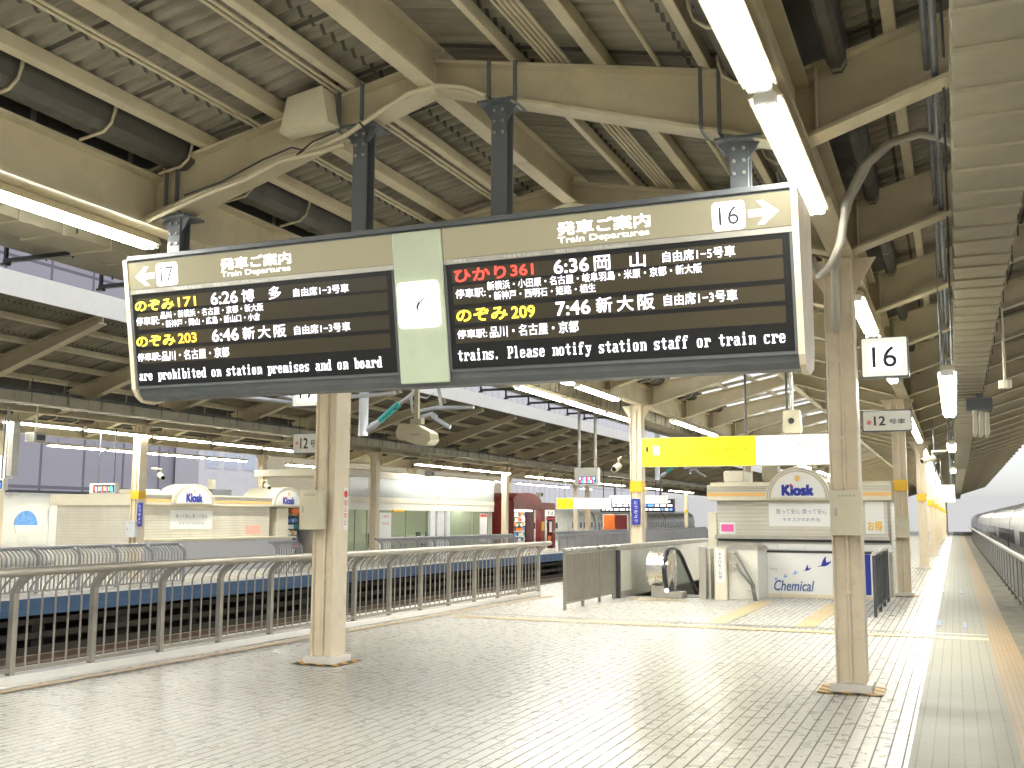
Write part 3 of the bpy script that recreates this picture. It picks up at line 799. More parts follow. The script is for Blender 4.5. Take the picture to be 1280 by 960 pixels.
for (u0, u1, hd, dp) in ((0.022, 2.60, 0.27, 'a'), (3.03, 5.60, 0.285, 'b')):
    hm = MB(); plate(hm, BF, u0, u1, 0.015, 0.245, -0.011, 0.004)
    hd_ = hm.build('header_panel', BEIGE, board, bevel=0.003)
    cm = MB(); plate(cm, BF, u0, u1, 0.248, 0.285, -0.011, 0.001); cm.build('caption_strip', DULLST, board)
    dm = MB(); plate(dm, BF, u0 + 0.02, u1 - 0.02, 0.288, 1.075, -0.011, -0.004)
    disp = dm.build('display_panel', SCREEN, board)
    rows = MB()
    for v0, v1 in ((0.325, 0.430), (0.452, 0.592), (0.628, 0.738), (0.770, 0.885)):
        plate(rows, BF, u0 + 0.06, u1 - 0.07, v0, v1, -0.004, -0.0025)
    rows.build('display_row', SCREENB, disp)
    fr = MB(); plate(fr, BF, u0, u0 + 0.018, 0.29, 1.10, -0.011, 0.006); plate(fr, BF, u1 - 0.018, u1, 0.29, 1.10, -0.011, 0.006)
    plate(fr, BF, u0 + 0.019, u1 - 0.019, 1.077, 1.10, -0.011, 0.006)
    fr.build('display_frame', GREY, board)
    L = dp == 'a'
    hf = MB()
    t0 = 0.99 if L else 3.955
    put_text(hf, BF, '発車ご案内', t0, t0 + 0.685, 0.062, 0.155, 0.0055, 0.035)
    put_text(hf, BF, 'Train Departures', t0, t0 + 0.675, 0.168, 0.224, 0.0055, 0.02)
    flat(hf, 'title_text', HEADW, hd_)
    sm = MB()
    su = 0.32 if L else 5.075
    plate(sm, BF, su, su + 0.222, 0.042, 0.235, 0.004, 0.0065, 0, 0.03)
    s_ = sm.build('track_number_plate', HEADW, hd_)
    ar = MB(); a0 = 0.09 if L else 5.315; sg = -1 if L else 1; ac = a0 + 0.105; vc = 0.139
    P_ = [(-0.10, -0.024), (0.01, -0.024), (-0.045, -0.08), (0.0, -0.08), (0.10, 0.0), (0.0, 0.08), (-0.045, 0.08), (0.01, 0.024), (-0.10, 0.024)]
    poly(ar, BF, [(ac + sg * x, vc + y) for x, y in P_], 0.0058); flat(ar, 'arrow', HEADW, hd_)
    nm = MB(); put_text(nm, BF, '17' if L else '16', su + 0.045, su + 0.18, 0.075, 0.2, 0.0085); flat(nm, 'track_number', INK, hd_)
    ct = MB(); du = 0 if L else 3.03
    for s, a, b in (('列車名 Train', 0.085, 0.285), ('列車番号 Train No.', 0.49, 0.785), ('時刻 Time', 0.90, 1.06), ('行先 Destination', 1.19, 1.44)):
        put_text(ct, BF, s, a + du, b + du, 0.255, 0.280, 0.002)
    flat(ct, 'caption_text', PAPER, hd_)
    def T(name, items, m, bold=0.02):
        for it in items: text_obj(name, BF, [it], m, disp, 0.0, bold)
    if L:
        T('train_name_text', [('のぞみ', .062, .478, .346, .434, .035), ('のぞみ', .052, .462, .650, .740, .035)], LEDY)
        T('train_number_text', [('171', .522, .706, .347, .424, .03), ('203', .498, .687, .650, .730, .03)], LEDO)
        T('departure_time_text', [('6:26', .864, 1.13, .334, .430, .03), ('6:46', .85, 1.115, .640, .738, .03)], LEDW)
        T('destination_text', [('博', 1.175, 1.295, .332, .432, .02), ('多', 1.44, 1.557, .328, .428, .02), ('新', 1.16, 1.275, .638, .738, .02), ('大', 1.31, 1.43, .638, .738, .02), ('阪', 1.465, 1.58, .638, .738, .02)], LEDW)
        T('unreserved_cars_text', [('自由席1−3号車', 1.675, 2.19, .358, .426, .012), ('自由席1−3号車', 1.66, 2.18, .658, .730, .012)], LEDW)
        T('stops_text', [('停車駅:', .063, .31, .485, .556), ('品川・新横浜・名古屋・京都・新大阪', .329, 1.377, .452, .514), ('・新神戸・岡山・広島・新山口・小倉', .339, 1.339, .528, .590),
                         ('停車駅:', .05, .295, .795, .863), ('品川・名古屋・京都', .312, 1.01, .788, .872)], LEDW, 0.012)
    else:
        T('train_name_text', [('ひかり', 3.113, 3.53, .331, .423, .035)], LEDR)
        T('train_name_text', [('のぞみ', 3.110, 3.522, .632, .724, .035)], LEDY)
        T('train_number_text', [('361', 3.571, 3.748, .336, .414, .03)], LEDR)
        T('train_number_text', [('209', 3.557, 3.74, .640, .724, .03)], LEDY)
        T('departure_time_text', [('6:36', 3.91, 4.172, .330, .425, .03), ('7:46', 3.907, 4.165, .631, .729, .03)], LEDW)
        T('destination_text', [('岡', 4.215, 4.333, .326, .430, .02), ('山', 4.479, 4.59, .328, .428, .02), ('新', 4.213, 4.33, .622, .729, .02), ('大', 4.367, 4.485, .622, .729, .02), ('阪', 4.52, 4.637, .622, .729, .02)], LEDW)
        T('unreserved_cars_text', [('自由席1−5号車', 4.714, 5.216, .339, .414, .012), ('自由席1−3号車', 4.707, 5.216, .636, .716, .012)], LEDW)
        T('stops_text', [('停車駅:', 3.112, 3.357, .479, .547), ('新横浜・小田原・名古屋・岐阜羽島・米原・京都・新大阪', 3.374, 4.984, .440, .505), ('・新神戸・西明石・姫路・相生', 3.386, 4.215, .517, .580),
                         ('停車駅:', 3.107, 3.35, .785, .850), ('品川・名古屋・京都', 3.374, 4.069, .773, .857)], LEDW, 0.012)
# dot-matrix running text with serifs
GLY = {
 'a': ['.......', '.......', '.......', '.XXXX..', '.X..XX.', '...XXX.', '.XXXXX.', 'XX..XX.', 'XX..XX.', '.XXX.XX', '.......', '.......'],
 'b': ['XXX....', '.XX....', '.XX....', '.XXXXX.', '.XX..XX', '.XX..XX', '.XX..XX', '.XX..XX', '.XX..XX', '.XXXXX.', '.......', '.......'],
 'c': ['.......', '.......', '.......', '.XXXXX.', 'XX..XX.', 'XX.....', 'XX.....', 'XX.....', 'XX...X.', '.XXXX..', '.......', '.......'],
 'd': ['...XXX.', '....XX.', '....XX.', '.XXXXX.', 'XX..XX.', 'XX..XX.', 'XX..XX.', 'XX..XX.', 'XX..XX.', '.XXXXXX', '.......', '.......'],
 'e': ['.......', '.......', '.......', '.XXXX..', 'XX..XX.', 'XX..XX.', 'XXXXXX.', 'XX.....', 'XX...X.', '.XXXX..', '.......', '.......'],
 'f': ['..XXXX.', '.XX..X.', '.XX....', 'XXXXX..', '.XX....', '.XX....', '.XX....', '.XX....', '.XX....', 'XXXX...', '.......', '.......'],
 'h': ['XXX....', '.XX....', '.XX....', '.XXXXX.', '.XX..XX', '.XX..XX', '.XX..XX', '.XX..XX', '.XX..XX', 'XXX..XX', '.......', '.......'],
 'i': ['..XX...', '..XX...', '.......', '.XXX...', '..XX...', '..XX...', '..XX...', '..XX...', '..XX...', '.XXXX..', '.......', '.......'],
 'l': ['.XXX...', '..XX...', '..XX...', '..XX...', '..XX...', '..XX...', '..XX...', '..XX...', '..XX...', '.XXXX..', '.......', '.......'],
 'm': ['.......', '.......', '.......', 'XXX.XX.', 'XXXXXXX', 'XX.X.XX', 'XX.X.XX', 'XX.X.XX', 'XX.X.XX', 'XX.X.XX', '.......', '.......'],
 'n': ['.......', '.......', '.......', 'XXXXXX.', '.XX..XX', '.XX..XX', '.XX..XX', '.XX..XX', '.XX..XX', 'XXX..XX', '.......', '.......'],
 'o': ['.......', '.......', '.......', '.XXXX..', 'XX..XX.', 'XX..XX.', 'XX..XX.', 'XX..XX.', 'XX..XX.', '.XXXX..', '.......', '.......'],
 'p': ['.......', '.......', '.......', 'XXXXXX.', '.XX..XX', '.XX..XX', '.XX..XX', '.XX..XX', '.XX..XX', '.XXXXX.', '.XX....', 'XXXX...'],
 'r': ['.......', '.......', '.......', 'XXX.XX.', '.XXX.XX', '.XX..XX', '.XX....', '.XX....', '.XX....', 'XXXX...', '.......', '.......'],
 's': ['.......', '.......', '.......', '.XXXXX.', 'XX...X.', 'XXX....', '.XXXX..', '...XXX.', 'X...XX.', 'XXXXX..', '.......', '.......'],
 't': ['.......', '..XX...', '..XX...', 'XXXXXX.', '..XX...', '..XX...', '..XX...', '..XX...', '..XX.X.', '...XX..', '.......', '.......'],
 'y': ['.......', '.......', '.......', 'XXX.XXX', '.XX..X.', '.XX..X.', '..XX.X.', '..XXX..', '...XX..', '...X...', 'XXXX...', 'XXX....'],
 'P': ['XXXXXX.', '.XX..XX', '.XX..XX', '.XX..XX', '.XX..XX', '.XXXXX.', '.XX....', '.XX....', '.XX....', 'XXXX...', '.......', '.......'],
 '.': ['.......'] * 8 + ['.XX....', '.XX....'] + ['.......'] * 2,
}
def led_line(s, u0, u1, vtop, vbase, parent):
    mb = MB(); n = len(s); cw = (u1 - u0) / n; dx = cw / 8.0; dy = (vbase - vtop) / 10.0
    for i, ch in enumerate(s):
        gl = GLY.get(ch)
        if not gl: continue
        for r_, row in enumerate(gl):
            c = 0
            while c < 7:
                if row[c] == 'X':
                    e = c
                    while e < 7 and row[e] == 'X': e += 1
                    a = u0 + i * cw + c * dx; b = u0 + i * cw + e * dx
                    poly(mb, BF, [(a, vtop + r_ * dy), (b + dx * 0.1, vtop + r_ * dy), (b + dx * 0.1, vtop + (r_ + 1.02) * dy), (a, vtop + (r_ + 1.02) * dy)], 0.0)
                    c = e
                else: c += 1
    flat(mb, 'running_text', LEDW, parent)
dps = [o for o in board.children if o.name.startswith('display_panel')]
led_line('are prohibited on station premises and on board', 0.052, 2.45, 0.945, 1.030, dps[0])
led_line('trains. Please notify station staff or train cre', 3.10, 5.53, 0.930, 1.018, dps[1])
# clock panel in the middle
cp = MB(); plate(cp, BF, 2.607, 3.024, 0.012, 1.17, -0.012, 0.022, 0, 0.0)
cpo = cp.build('clock_panel', GREENP, board, bevel=0.012)
cf = MB(); plate(cf, BF, 2.635, 2.985, 0.395, 0.745, 0.021, 0.034, 0, 0.035)
cf.build('clock_face', HEADW, cpo)
tk = MB(); ccu, ccv = 2.81, 0.57
for k in range(12):
    a = R(30 * k); r0, r1 = 0.128, 0.142
    ux, vy = math.sin(a), -math.cos(a)
    px, py = -vy, ux
    w = 0.003
    poly(tk, BF, [(ccu + ux * r0 + px * w, ccv + vy * r0 + py * w), (ccu + ux * r1 + px * w, ccv + vy * r1 + py * w), (ccu + ux * r1 - px * w, ccv + vy * r1 - py * w), (ccu + ux * r0 - px * w, ccv + vy * r0 - py * w)], 0.036)
flat(tk, 'hour_mark', MATS['dull_steel'], cpo)
hd = MB()
for ang, ln, w in ((195, 0.055, 0.010), (48, 0.11, 0.007), (222, 0.10, 0.004)):
    a = R(ang); ux, vy = math.sin(a), -math.cos(a); px, py = -vy, ux
    poly(hd, BF, [(ccu - ux * 0.02 + px * w, ccv - vy * 0.02 + py * w), (ccu + ux * ln + px * w * .5, ccv + vy * ln + py * w * .5), (ccu + ux * ln - px * w * .5, ccv + vy * ln - py * w * .5), (ccu - ux * 0.02 - px * w, ccv - vy * 0.02 - py * w)], 0.038)
flat(hd, 'clock_hand', INK, cpo)
# hangers
for X in (-6.25, -4.38, -3.14, -1.30):
    zt_ = zb(X - CX)
    m = MB(); m.box(X - 0.065, X + 0.065, 7.27, 7.285, 3.812, zt_); m.box(X - 0.065, X + 0.065, 7.395, 7.41, 3.812, zt_); m.box(X - 0.006, X + 0.006, 7.285, 7.395, 3.812, zt_)
    m.box(X - 0.16, X + 0.16, 7.2, 7.48, zt_ - 0.032, zt_ - 0.008)
    m.prism([(X - 0.065, zt_ - 0.032), (X - 0.15, zt_ - 0.032), (X - 0.065, zt_ - 0.16)], 'y', 7.285, 7.295)
    m.prism([(X + 0.065, zt_ - 0.032), (X + 0.15, zt_ - 0.032), (X + 0.065, zt_ - 0.16)], 'y', 7.285, 7.295)
    m.box(X - 0.14, X + 0.14, 7.2, 7.5, 3.8125, 3.83)
    ho = m.build('hanger', GREY, board, bevel=0.003)
    b = MB()
    for dx in (-0.035, 0.035):
        for dz in (0.08, 0.17, 0.26):
            if zt_ - dz > 3.85: b.tube([(X + dx, 7.255, zt_ - dz), (X + dx, 7.272, zt_ - dz)], 0.013, 6)
    for dx in (-0.12, -0.06, 0.06, 0.12): b.tube([(X + dx, 7.22, 3.83), (X + dx, 7.22, 3.87)], 0.011, 6)
    b.build('bolt', DULLST, ho)

# ------------------------------------------------------------------ small things fixed to the canopy
def fb(mb, F, u0, u1, z0, z1, h0, h1, m=0, r=0.0): plate(mb, F, u0, u1, -z1, -z0, h0, h1, m, r)
b = MB(); b.prism([(-5.0, 4.72), (-4.93, 5.02), (-4.60, 5.07), (-4.53, 4.76)], 'y', 7.02, 7.2)
tag(b.build('junction_box', BOXP, bevel=0.008), 'cream junction box fixed high on the rafter left of the board hangers', 'junction box')
def cable(name, label, lines, r, m=CREAM, cat='conduit', loc=None):
    b = MB()
    for ln in lines: b.tube(ln, r, 7)
    return tag(b.build(name, m), label, cat)
cable('conduit', 'pair of pale conduits snaking up the left rafter to the cream box',
      [[(-6.62, 7.17, 4.17), (-6.3, 7.15, 4.24), (-5.8, 7.15, 4.37), (-5.39, 7.15, 4.44), (-5.07, 7.15, 4.56), (-4.69, 7.15, 4.60), (-4.46, 7.16, 4.67), (-4.15, 7.17, 4.83), (-3.9, 7.18, 4.95), (-3.63, 7.18, 4.985), (-3.4, 7.18, 4.93), (-3.22, 7.2, 4.84)],
       [(-6.55, 7.12, 4.13), (-6.25, 7.10, 4.19), (-5.78, 7.10, 4.315), (-5.39, 7.10, 4.39), (-5.05, 7.10, 4.51), (-4.66, 7.12, 4.55), (-4.46, 7.16, 4.60)]], 0.022)
cable('black_cable', 'thin black cable looping along the left rafter below the cream box',
      [[(-6.0, 7.09, 4.33), (-5.6, 7.08, 4.40), (-5.2, 7.08, 4.54), (-4.9, 7.06, 4.60), (-4.78, 7.06, 4.56), (-4.85, 7.06, 4.53), (-4.7, 7.06, 4.62), (-4.5, 7.09, 4.69)],
       [(-4.3, 7.12, 4.75), (-4.22, 7.12, 4.66), (-4.25, 7.12, 4.6), (-4.19, 7.12, 4.55)]], 0.008, BLACK, 'cable')
# strap bands wrapped round the rafter
for i, X in enumerate((-6.3, -6.18, -4.55, -4.33, -3.2, -2.98, -1.55, -1.42)):
    b = MB(); x = X - CX; b.box(X - 0.012, X + 0.012, 7.19, 7.218, zb(x) - 0.004, zt(x) + 0.003); b.box(X - 0.012, X + 0.012, 7.215, 7.445, zt(x) + 0.002, zt(x) + 0.006)
    b.box(X - 0.012, X + 0.012, 7.215, 7.445, zb(x) - 0.006, zb(x) - 0.001)
    b.build('strap', GREY, canopy, (-CX, 0, 0))
RB = [(1003, 0)]
cable('conduit', 'pair of thick grey conduits arching from the right column up to the overhead duct',
      [[(-1.12, 9.9, 3.98), (-1.08, 9.7, 3.86), (-1.0, 9.3, 3.68), (-0.87, 8.9, 3.66), (-0.76, 8.75, 3.82), (-0.71, 8.65, 4.10), (-0.56, 8.6, 4.39), (-0.37, 8.6, 4.54), (-0.13, 8.6, 4.59), (0.06, 8.6, 4.52), (0.2, 8.6, 4.36)],
       [(-0.99, 10.5, 3.4), (-0.97, 10.3, 3.55), (-0.87, 9.3, 3.72), (-0.81, 8.95, 3.78), (-0.75, 8.85, 4.0), (-0.68, 8.72, 4.16), (-0.52, 8.66, 4.42), (-0.34, 8.66, 4.57), (-0.12, 8.66, 4.63), (0.07, 8.66, 4.56), (0.22, 8.66, 4.38)]], 0.033, mat('conduit_grey', (0.42, 0.39, 0.32), 0.45))
# long thin conduits under the roof sheets
for x, dz, n, lab in ((-0.86, 0.02, 2, 'twin thin conduits under the left roof slope nearest the ridge'), (-1.66, 0.0, 2, 'twin thin conduits under the left roof slope beside the big purlin'), (0.98, 0.03, 5, 'bundle of five thin conduits under the right roof slope')):
    lines = []
    for j in range(n):
        xx = x + j * 0.045; z = zt(xx) + dz
        lines.append([(CX + xx, YB, z), (CX + xx, 60, z)])
    o = cable('conduit', lab, lines, 0.014)
cable('conduit', 'thin single pipe under the right roof slope near the lamps', [[(CX + 1.86, YB, zt(1.86) + 0.03), (CX + 1.86, 60, zt(1.86) + 0.03)]], 0.02)

# junction boxes and stickers on columns
def jbox(x0, x1, y0, y1, z0, z1, label, mt=BOXP):
    t = thing('junction_box', label, 'junction box', ((x0 + x1) / 2, (y0 + y1) / 2, z0))
    w, d, hh = (x1 - x0) / 2, (y1 - y0) / 2, z1 - z0
    m = MB(); m.box(-w, w, -d + 0.012, d, 0, hh); m.build('case', mt, t, bevel=0.006)
    m = MB(); m.box(-w - 0.004, w + 0.004, -d - 0.006, -d + 0.010, -0.004, hh + 0.004); lid = m.build('lid', mt, t, bevel=0.004)
    m = MB()
    for k in range(5): m.box(-w * 0.5 + k * w * 0.24, -w * 0.5 + k * w * 0.24 + w * 0.13, -d - 0.009, -d - 0.005, hh * 0.86, hh * 0.91)
    m.build('vent', DULLST, lid)
    m = MB(); m.box(-w * 0.75, -w * 0.55, -d - 0.012, -d - 0.005, hh * 0.42, hh * 0.6); m.build('label_plate', DULLST, lid)
    return t
jbox(-6.66, -6.42, 9.97, 10.145, 1.46, 1.88, 'cream junction box on the front of the railing side column')
jbox(-1.08, -0.80, 10.36, 10.525, 1.45, 1.86, 'cream junction box with vents on the right hand column')
jbox(-1.17, -0.90, 23.6, 23.78, 1.22, 1.62, 'small cream junction box on the column beside the right end of the kiosk')
F = side(-6.333, 10.27, 1.92)
m = MB(); plate(m, F, 0.06, 0.16, 0.0, 0.47, 0.0, 0.002, 0); st = tag(m.build('notice_sticker', PAPER), 'narrow white sticker with red lettering on the side of the railing side column', 'sticker')
text_obj('lettering', F, [('駆', .075, .145, .14, .2), ('込', .075, .145, .21, .27), ('禁', .075, .145, .28, .34), ('止', .075, .145, .35, .41)], RED, st)
m = MB(); plate(m, F, 0.07, 0.15, 0.03, 0.11, 0.002, 0.0025, 0, 0.039); m.build('red_circle', RED, st)

def box_sign(x0, x1, y, z0, z1, txt, label, name='track_number_sign', depth=0.16, lit=True):
    t = thing(name, label, 'sign', ((x0 + x1) / 2, y, z0))
    w = (x1 - x0) / 2; hh = z1 - z0
    m = MB(); m.box(-w - 0.012, w + 0.012, 0.012, depth, -0.012, hh + 0.012); m.build('case', GREY, t, bevel=0.004)
    F = front(-w, 0.0, hh)
    m = MB(); plate(m, F, 0, 2 * w, 0, hh, -0.011, 0.0, 0, 0.012); f = m.build('sign_panel', SIGNLIT if lit else OFFW, t)
    return t, f, F, 2 * w, hh
t, f, F, w, hh = box_sign(-0.775, -0.365, 10.72, 2.965, 3.335, '16', 'square illuminated 16 box sign on the right hand column')
m = MB()
plate(m, F, .05, w - .05, .045, hh - .045, 0.0005, 0.002, 0, 0.03); m.build('inner_panel', HEADW, f)
text_obj('lettering', F, [('16', .095, .315, .085, .285)], INK, f, 0.004, 0.012)
t, f, F, w, hh = box_sign(-7.16, -6.75, 10.5, 2.885, 3.255, '17', 'illuminated 17 box sign peeking out under the departure board')
m = MB(); plate(m, F, .05, w - .05, .045, hh - .045, 0.0005, 0.002, 0, 0.03); m.build('inner_panel', HEADW, f)
text_obj('lettering', F, [('17', .095, .315, .085, .285)], INK, f, 0.004, 0.012)
for x0, x1, y, z0, z1, lab in ((-0.785, -0.355, 10.72, 2.44, 2.625, 'small 12 car position sign on the right hand column under the 16 sign'), (-7.135, -6.70, 10.5, 2.335, 2.555, 'small 12 car position sign on the railing side column')):
    t, f, F, w, hh = box_sign(x0, x1, y, z0, z1, '12', lab, 'car_number_sign', 0.05, False)
    text_obj('lettering', F, [('12', .10, .20, .05, hh - .05, .03), ('号車', .235, .38, .075, hh - .06, .01)], INK, f, 0.002)
    text_obj('seat_mark', F, [('※', .03, .075, .085, .13)], RED, f, 0.002)

# direction sign above the escalator
t = thing('direction_sign', 'long illuminated sign, yellow on its left part and white on its right, over the escalator', 'direction sign', (-3.89, 20.5, 2.60))
m = MB(); m.box(-1.84, 1.84, 0.0, 0.25, 0, 0.57); m.build('case', WHITE, t, bevel=0.006)
F = front(-1.83, -0.002, 0.565)
m = MB(); plate(m, F, 0, 2.245, 0, 0.56, 0, 0.004); py_ = m.build('yellow_panel', SIGNYEL, t)
m = MB(); plate(m, F, 2.25, 3.66, 0, 0.56, 0, 0.004); pw_ = m.build('white_panel', SIGNLIT, t)
text_obj('lettering', F, [('1', .09, .14, .17, .27)], INK, py_, 0.006, 0.02)
m = MB(); plate(m, F, .24, .37, .16, .33, .004, .006); m.build('pictogram_plate', HEADW, py_)
text_obj('lettering', F, [('東海道・横須賀線', 1.03, 1.55, .2, .29), ('東海道線', 1.63, 2.08, .2, .27), ('Tokaido Line  Yokosuka Line', .45, 2.05, .36, .42)], mat('sign_olive_ink', (0.12, 0.11, 0.01), 0.6), py_, 0.006)
text_obj('lettering', F, [('丸の内口・八重洲口', 2.4, 3.3, .14, .20)], mat('sign_pale_ink', (0.35, 0.34, 0.25), 0.6), pw_, 0.006)
m = MB()
for x, z in ((0.22, 4.2), (1.0, 4.55), (1.75, 4.4)): m.tube([(x, 0.12, 0.57), (x, 0.12, z - 2.0)], 0.022, 8)
m.build('hanger', GREY, t)

# hung devices
t = thing('hanging_speaker', 'pale grey box hung on a pole above the white part of the direction sign', 'speaker', (-2.44, 18.0, 3.0))
m = MB(); m.prism([(-0.13, 0.0), (0.13, 0.0), (0.15, 0.05), (0.13, 0.38), (-0.13, 0.38), (-0.15, 0.05)], 'y', -0.1, 0.12); m.build('case', BOXP, t, bevel=0.015)
m = MB(); m.tube([(0, 0, 0.38), (0, 0, 1.75)], 0.03, 8); m.build('pole', DULLST, t)
m = MB(); m.tube([(0, -0.101, 0.2), (0, -0.115, 0.2)], 0.05, 12); m.build('lens', DKGREY, t)
t = thing('hanging_camera', 'cream angular camera housing hung on a pole below the middle of the board', 'camera', (-6.3, 12.0, 2.5))
m = MB()
ring = [(-0.24, 0.17), (-0.20, 0.27), (0.0, 0.27), (0.24, 0.16), (0.26, 0.06), (0.20, 0.0), (0.06, 0.0), (-0.23, 0.09)]
m.prism(ring, 'y', -0.11, 0.13); m.build('case', BOXP, t, bevel=0.02)
m = MB(); m.box(-0.245, -0.228, -0.06, 0.0, 0.12, 0.15); m.box(-0.245, -0.228, 0.03, 0.08, 0.12, 0.15); m.box(-0.02, 0.12, -0.115, -0.109, 0.12, 0.14); m.build('label_plate', DULLST, t)
m = MB(); m.box(-0.07, 0.09, -0.05, 0.05, 0.27, 0.34); m.build('bracket', BOXP, t, bevel=0.006)
m = MB(); m.box(-0.03, 0.03, -0.025, 0.025, 0.34, 1.65); m.build('pole', BOXP, t)
def cctv(x, y, z, d, label, rod=0.0):
    t = thing('security_camera', label, 'security camera', (x, y, z))
    m = MB(); m.tube([(0.0, 0, 0.0), (d * 0.05, -0.03, -0.03), (d * 0.3, -0.2, -0.1)], 0.075, 10); m.build('case', BOXP, t)
    m = MB(); m.tube([(d * 0.3, -0.2, -0.1), (d * 0.315, -0.21, -0.105)], 0.055, 10); m.build('lens', BLACK, t)
    m = MB(); m.tube([(0.05 * d, 0, 0.02), (0.05 * d, 0, 0.16), (-d * 0.3, 0.0, 0.17)], 0.03, 8); m.build('bracket', BOXP, t)
    return t
cctv(-7.0, 23.2, 2.78, -0.2, 'white round camera on a bent arm left of the yellow banded column')
cctv(-20.75, 24.0, 2.75, 1, 'round camera on the yellow banded column above the far kiosk')
cctv(-22.3, 31.2, 2.68, 1, 'white camera above the far kiosk roof between its two arches')
cctv(-0.45, 30, 3.2, -1, 'round camera on a bracket over the right walkway')
t = thing('hanging_display', 'small coloured train information display hung from two poles above the railing end', 'display', (-9.6, 28.6, 2.5))
m = MB(); m.box(-0.35, 0.35, 0, 0.2, 0, 0.5); m.build('case', OFFW, t, bevel=0.01)
F = front(-0.3, -0.003, 0.45); m = MB(); plate(m, F, 0.08, 0.58, 0.2, 0.40, 0, 0.004); pn = m.build('display_panel', NAVY, t)
m = MB(); random.seed(3)
for k in range(10):
    plate(m, F, 0.1 + k * 0.046, 0.135 + k * 0.046, 0.215, 0.29, 0.004, 0.005, k % 3); plate(m, F, 0.1 + k * 0.046, 0.14 + k * 0.046, 0.31, 0.38, 0.004, 0.005, (k + 1) % 4)
m.build('lit_dots', [LEDW, LEDR, LEDB, LEDG], pn)
m = MB()
for x in (-0.24, 0.24): m.tube([(x, 0.1, 0.5), (x, 0.1, 2.3)], 0.045, 8)
m.build('pole', DULLST, t)
for (x, y, w, lab) in ((-21.2, 22.3, 0.9, 'small coloured train information display left of the yellow banded far column'), (-21.2, 18.6, 1.0, 'small coloured train information display cut by the left edge of the view')):
    t = thing('hanging_display', lab, 'display', (x, y, 2.18))
    m = MB(); m.box(-w / 2, w / 2, 0, 0.15, 0, 0.28); m.build('case', OFFW, t, bevel=0.01)
    F = front(-w / 2, -0.002, 0.28); m = MB(); plate(m, F, 0.14, w - 0.03, 0.05, 0.25, 0, 0.003); pn = m.build('display_panel', BLACK, t)
    m = MB()
    for k in range(12): plate(m, F, 0.16 + k * (w - .22) / 12, 0.16 + (k + .8) * (w - .22) / 12, 0.08 + 0.02 * (k % 2), 0.2 + 0.02 * (k % 3), 0.003, 0.004, (0, 1, 0, 1, 2, 0, 3, 2, 0, 4, 4, 2)[k])
    m.build('lit_dots', [LEDR, LEDW, LEDB, LEDO, LEDG], pn)
    m = MB()
    for xx in (-w * 0.25, w * 0.35): m.tube([(xx, 0.08, 0.28), (xx, 0.08, 1.75)], 0.02, 6)
    m.build('pole', GREY, t)
t = thing('lit_sign', 'blank looking bright sign box at the left edge over the far platform', 'sign', (-22.0, 18.9, 2.48))
m = MB(); m.box(-1.0, 1.0, 0, 0.25, 0, 0.54); m.build('case', WHITE, t, bevel=0.01)
m = MB(); m.box(-0.98, 0.98, -0.006, -0.002, 0.02, 0.52); m.build('sign_panel', SIGNLIT, t)
m = MB(); m.tube([(0.9, 0.1, 0.54), (0.9, 0.1, 1.7)], 0.04, 8); m.box(1.03, 1.2, 0.0, 0.2, 0.05, 1.35); m.build('pole', DULLST, t)
for x, y, z, lab in ((-0.3, 33, 2.24, 'lit white sign box over the right walkway beyond the kiosk'), (-0.3, 48, 2.3, 'tiny lit sign box far along the right walkway')):
    t = thing('lit_sign', lab, 'sign', (x, y, z))
    m = MB(); m.box(-0.3, 0.3, 0, 0.2, 0, 0.34); m.build('case', SIGNLIT, t)
    m = MB()
    for xx in (-0.2, 0.2): m.tube([(xx, 0.1, 0.34), (xx, 0.1, 2.2)], 0.02, 6)
    m.build('pole', GREY, t)
# white insulator like pipes hung beside the duct
t = thing('cable_hanger', 'cluster of pale pipes hanging beneath the duct down the right walkway', 'cable hanger', (0.55, 24, 3.3))
m = MB()
for i, x in enumerate((-0.12, 0.0, 0.12)): m.tube([(x, 0.2 * i, 0.0), (x + 0.02, 0.2 * i, 0.1), (x + 0.03, 0.2 * i, 0.55)], [0.02, 0.05, 0.04], 8)
m.build('pipe', BOXP, t); m = MB(); m.box(-0.25, 0.25, -0.05, 0.5, 0.55, 0.8); m.box(-0.05, 0.05, 0, 0.1, .8, 1.0); m.build('bracket', GREY, t)
m = MB(); m.prism(arc(0, 0, 0.09, 0, 360, 10)[:-1], 'z', 0, 0.12); m.tube([(0, 0, 0.12), (0, 0, 1.2)], 0.02, 6)
tag(m.build('round_detector', BOXP, loc=(0.75, 17, 3.5)), 'pale round detector hung on a rod right of the overhead duct', 'detector')

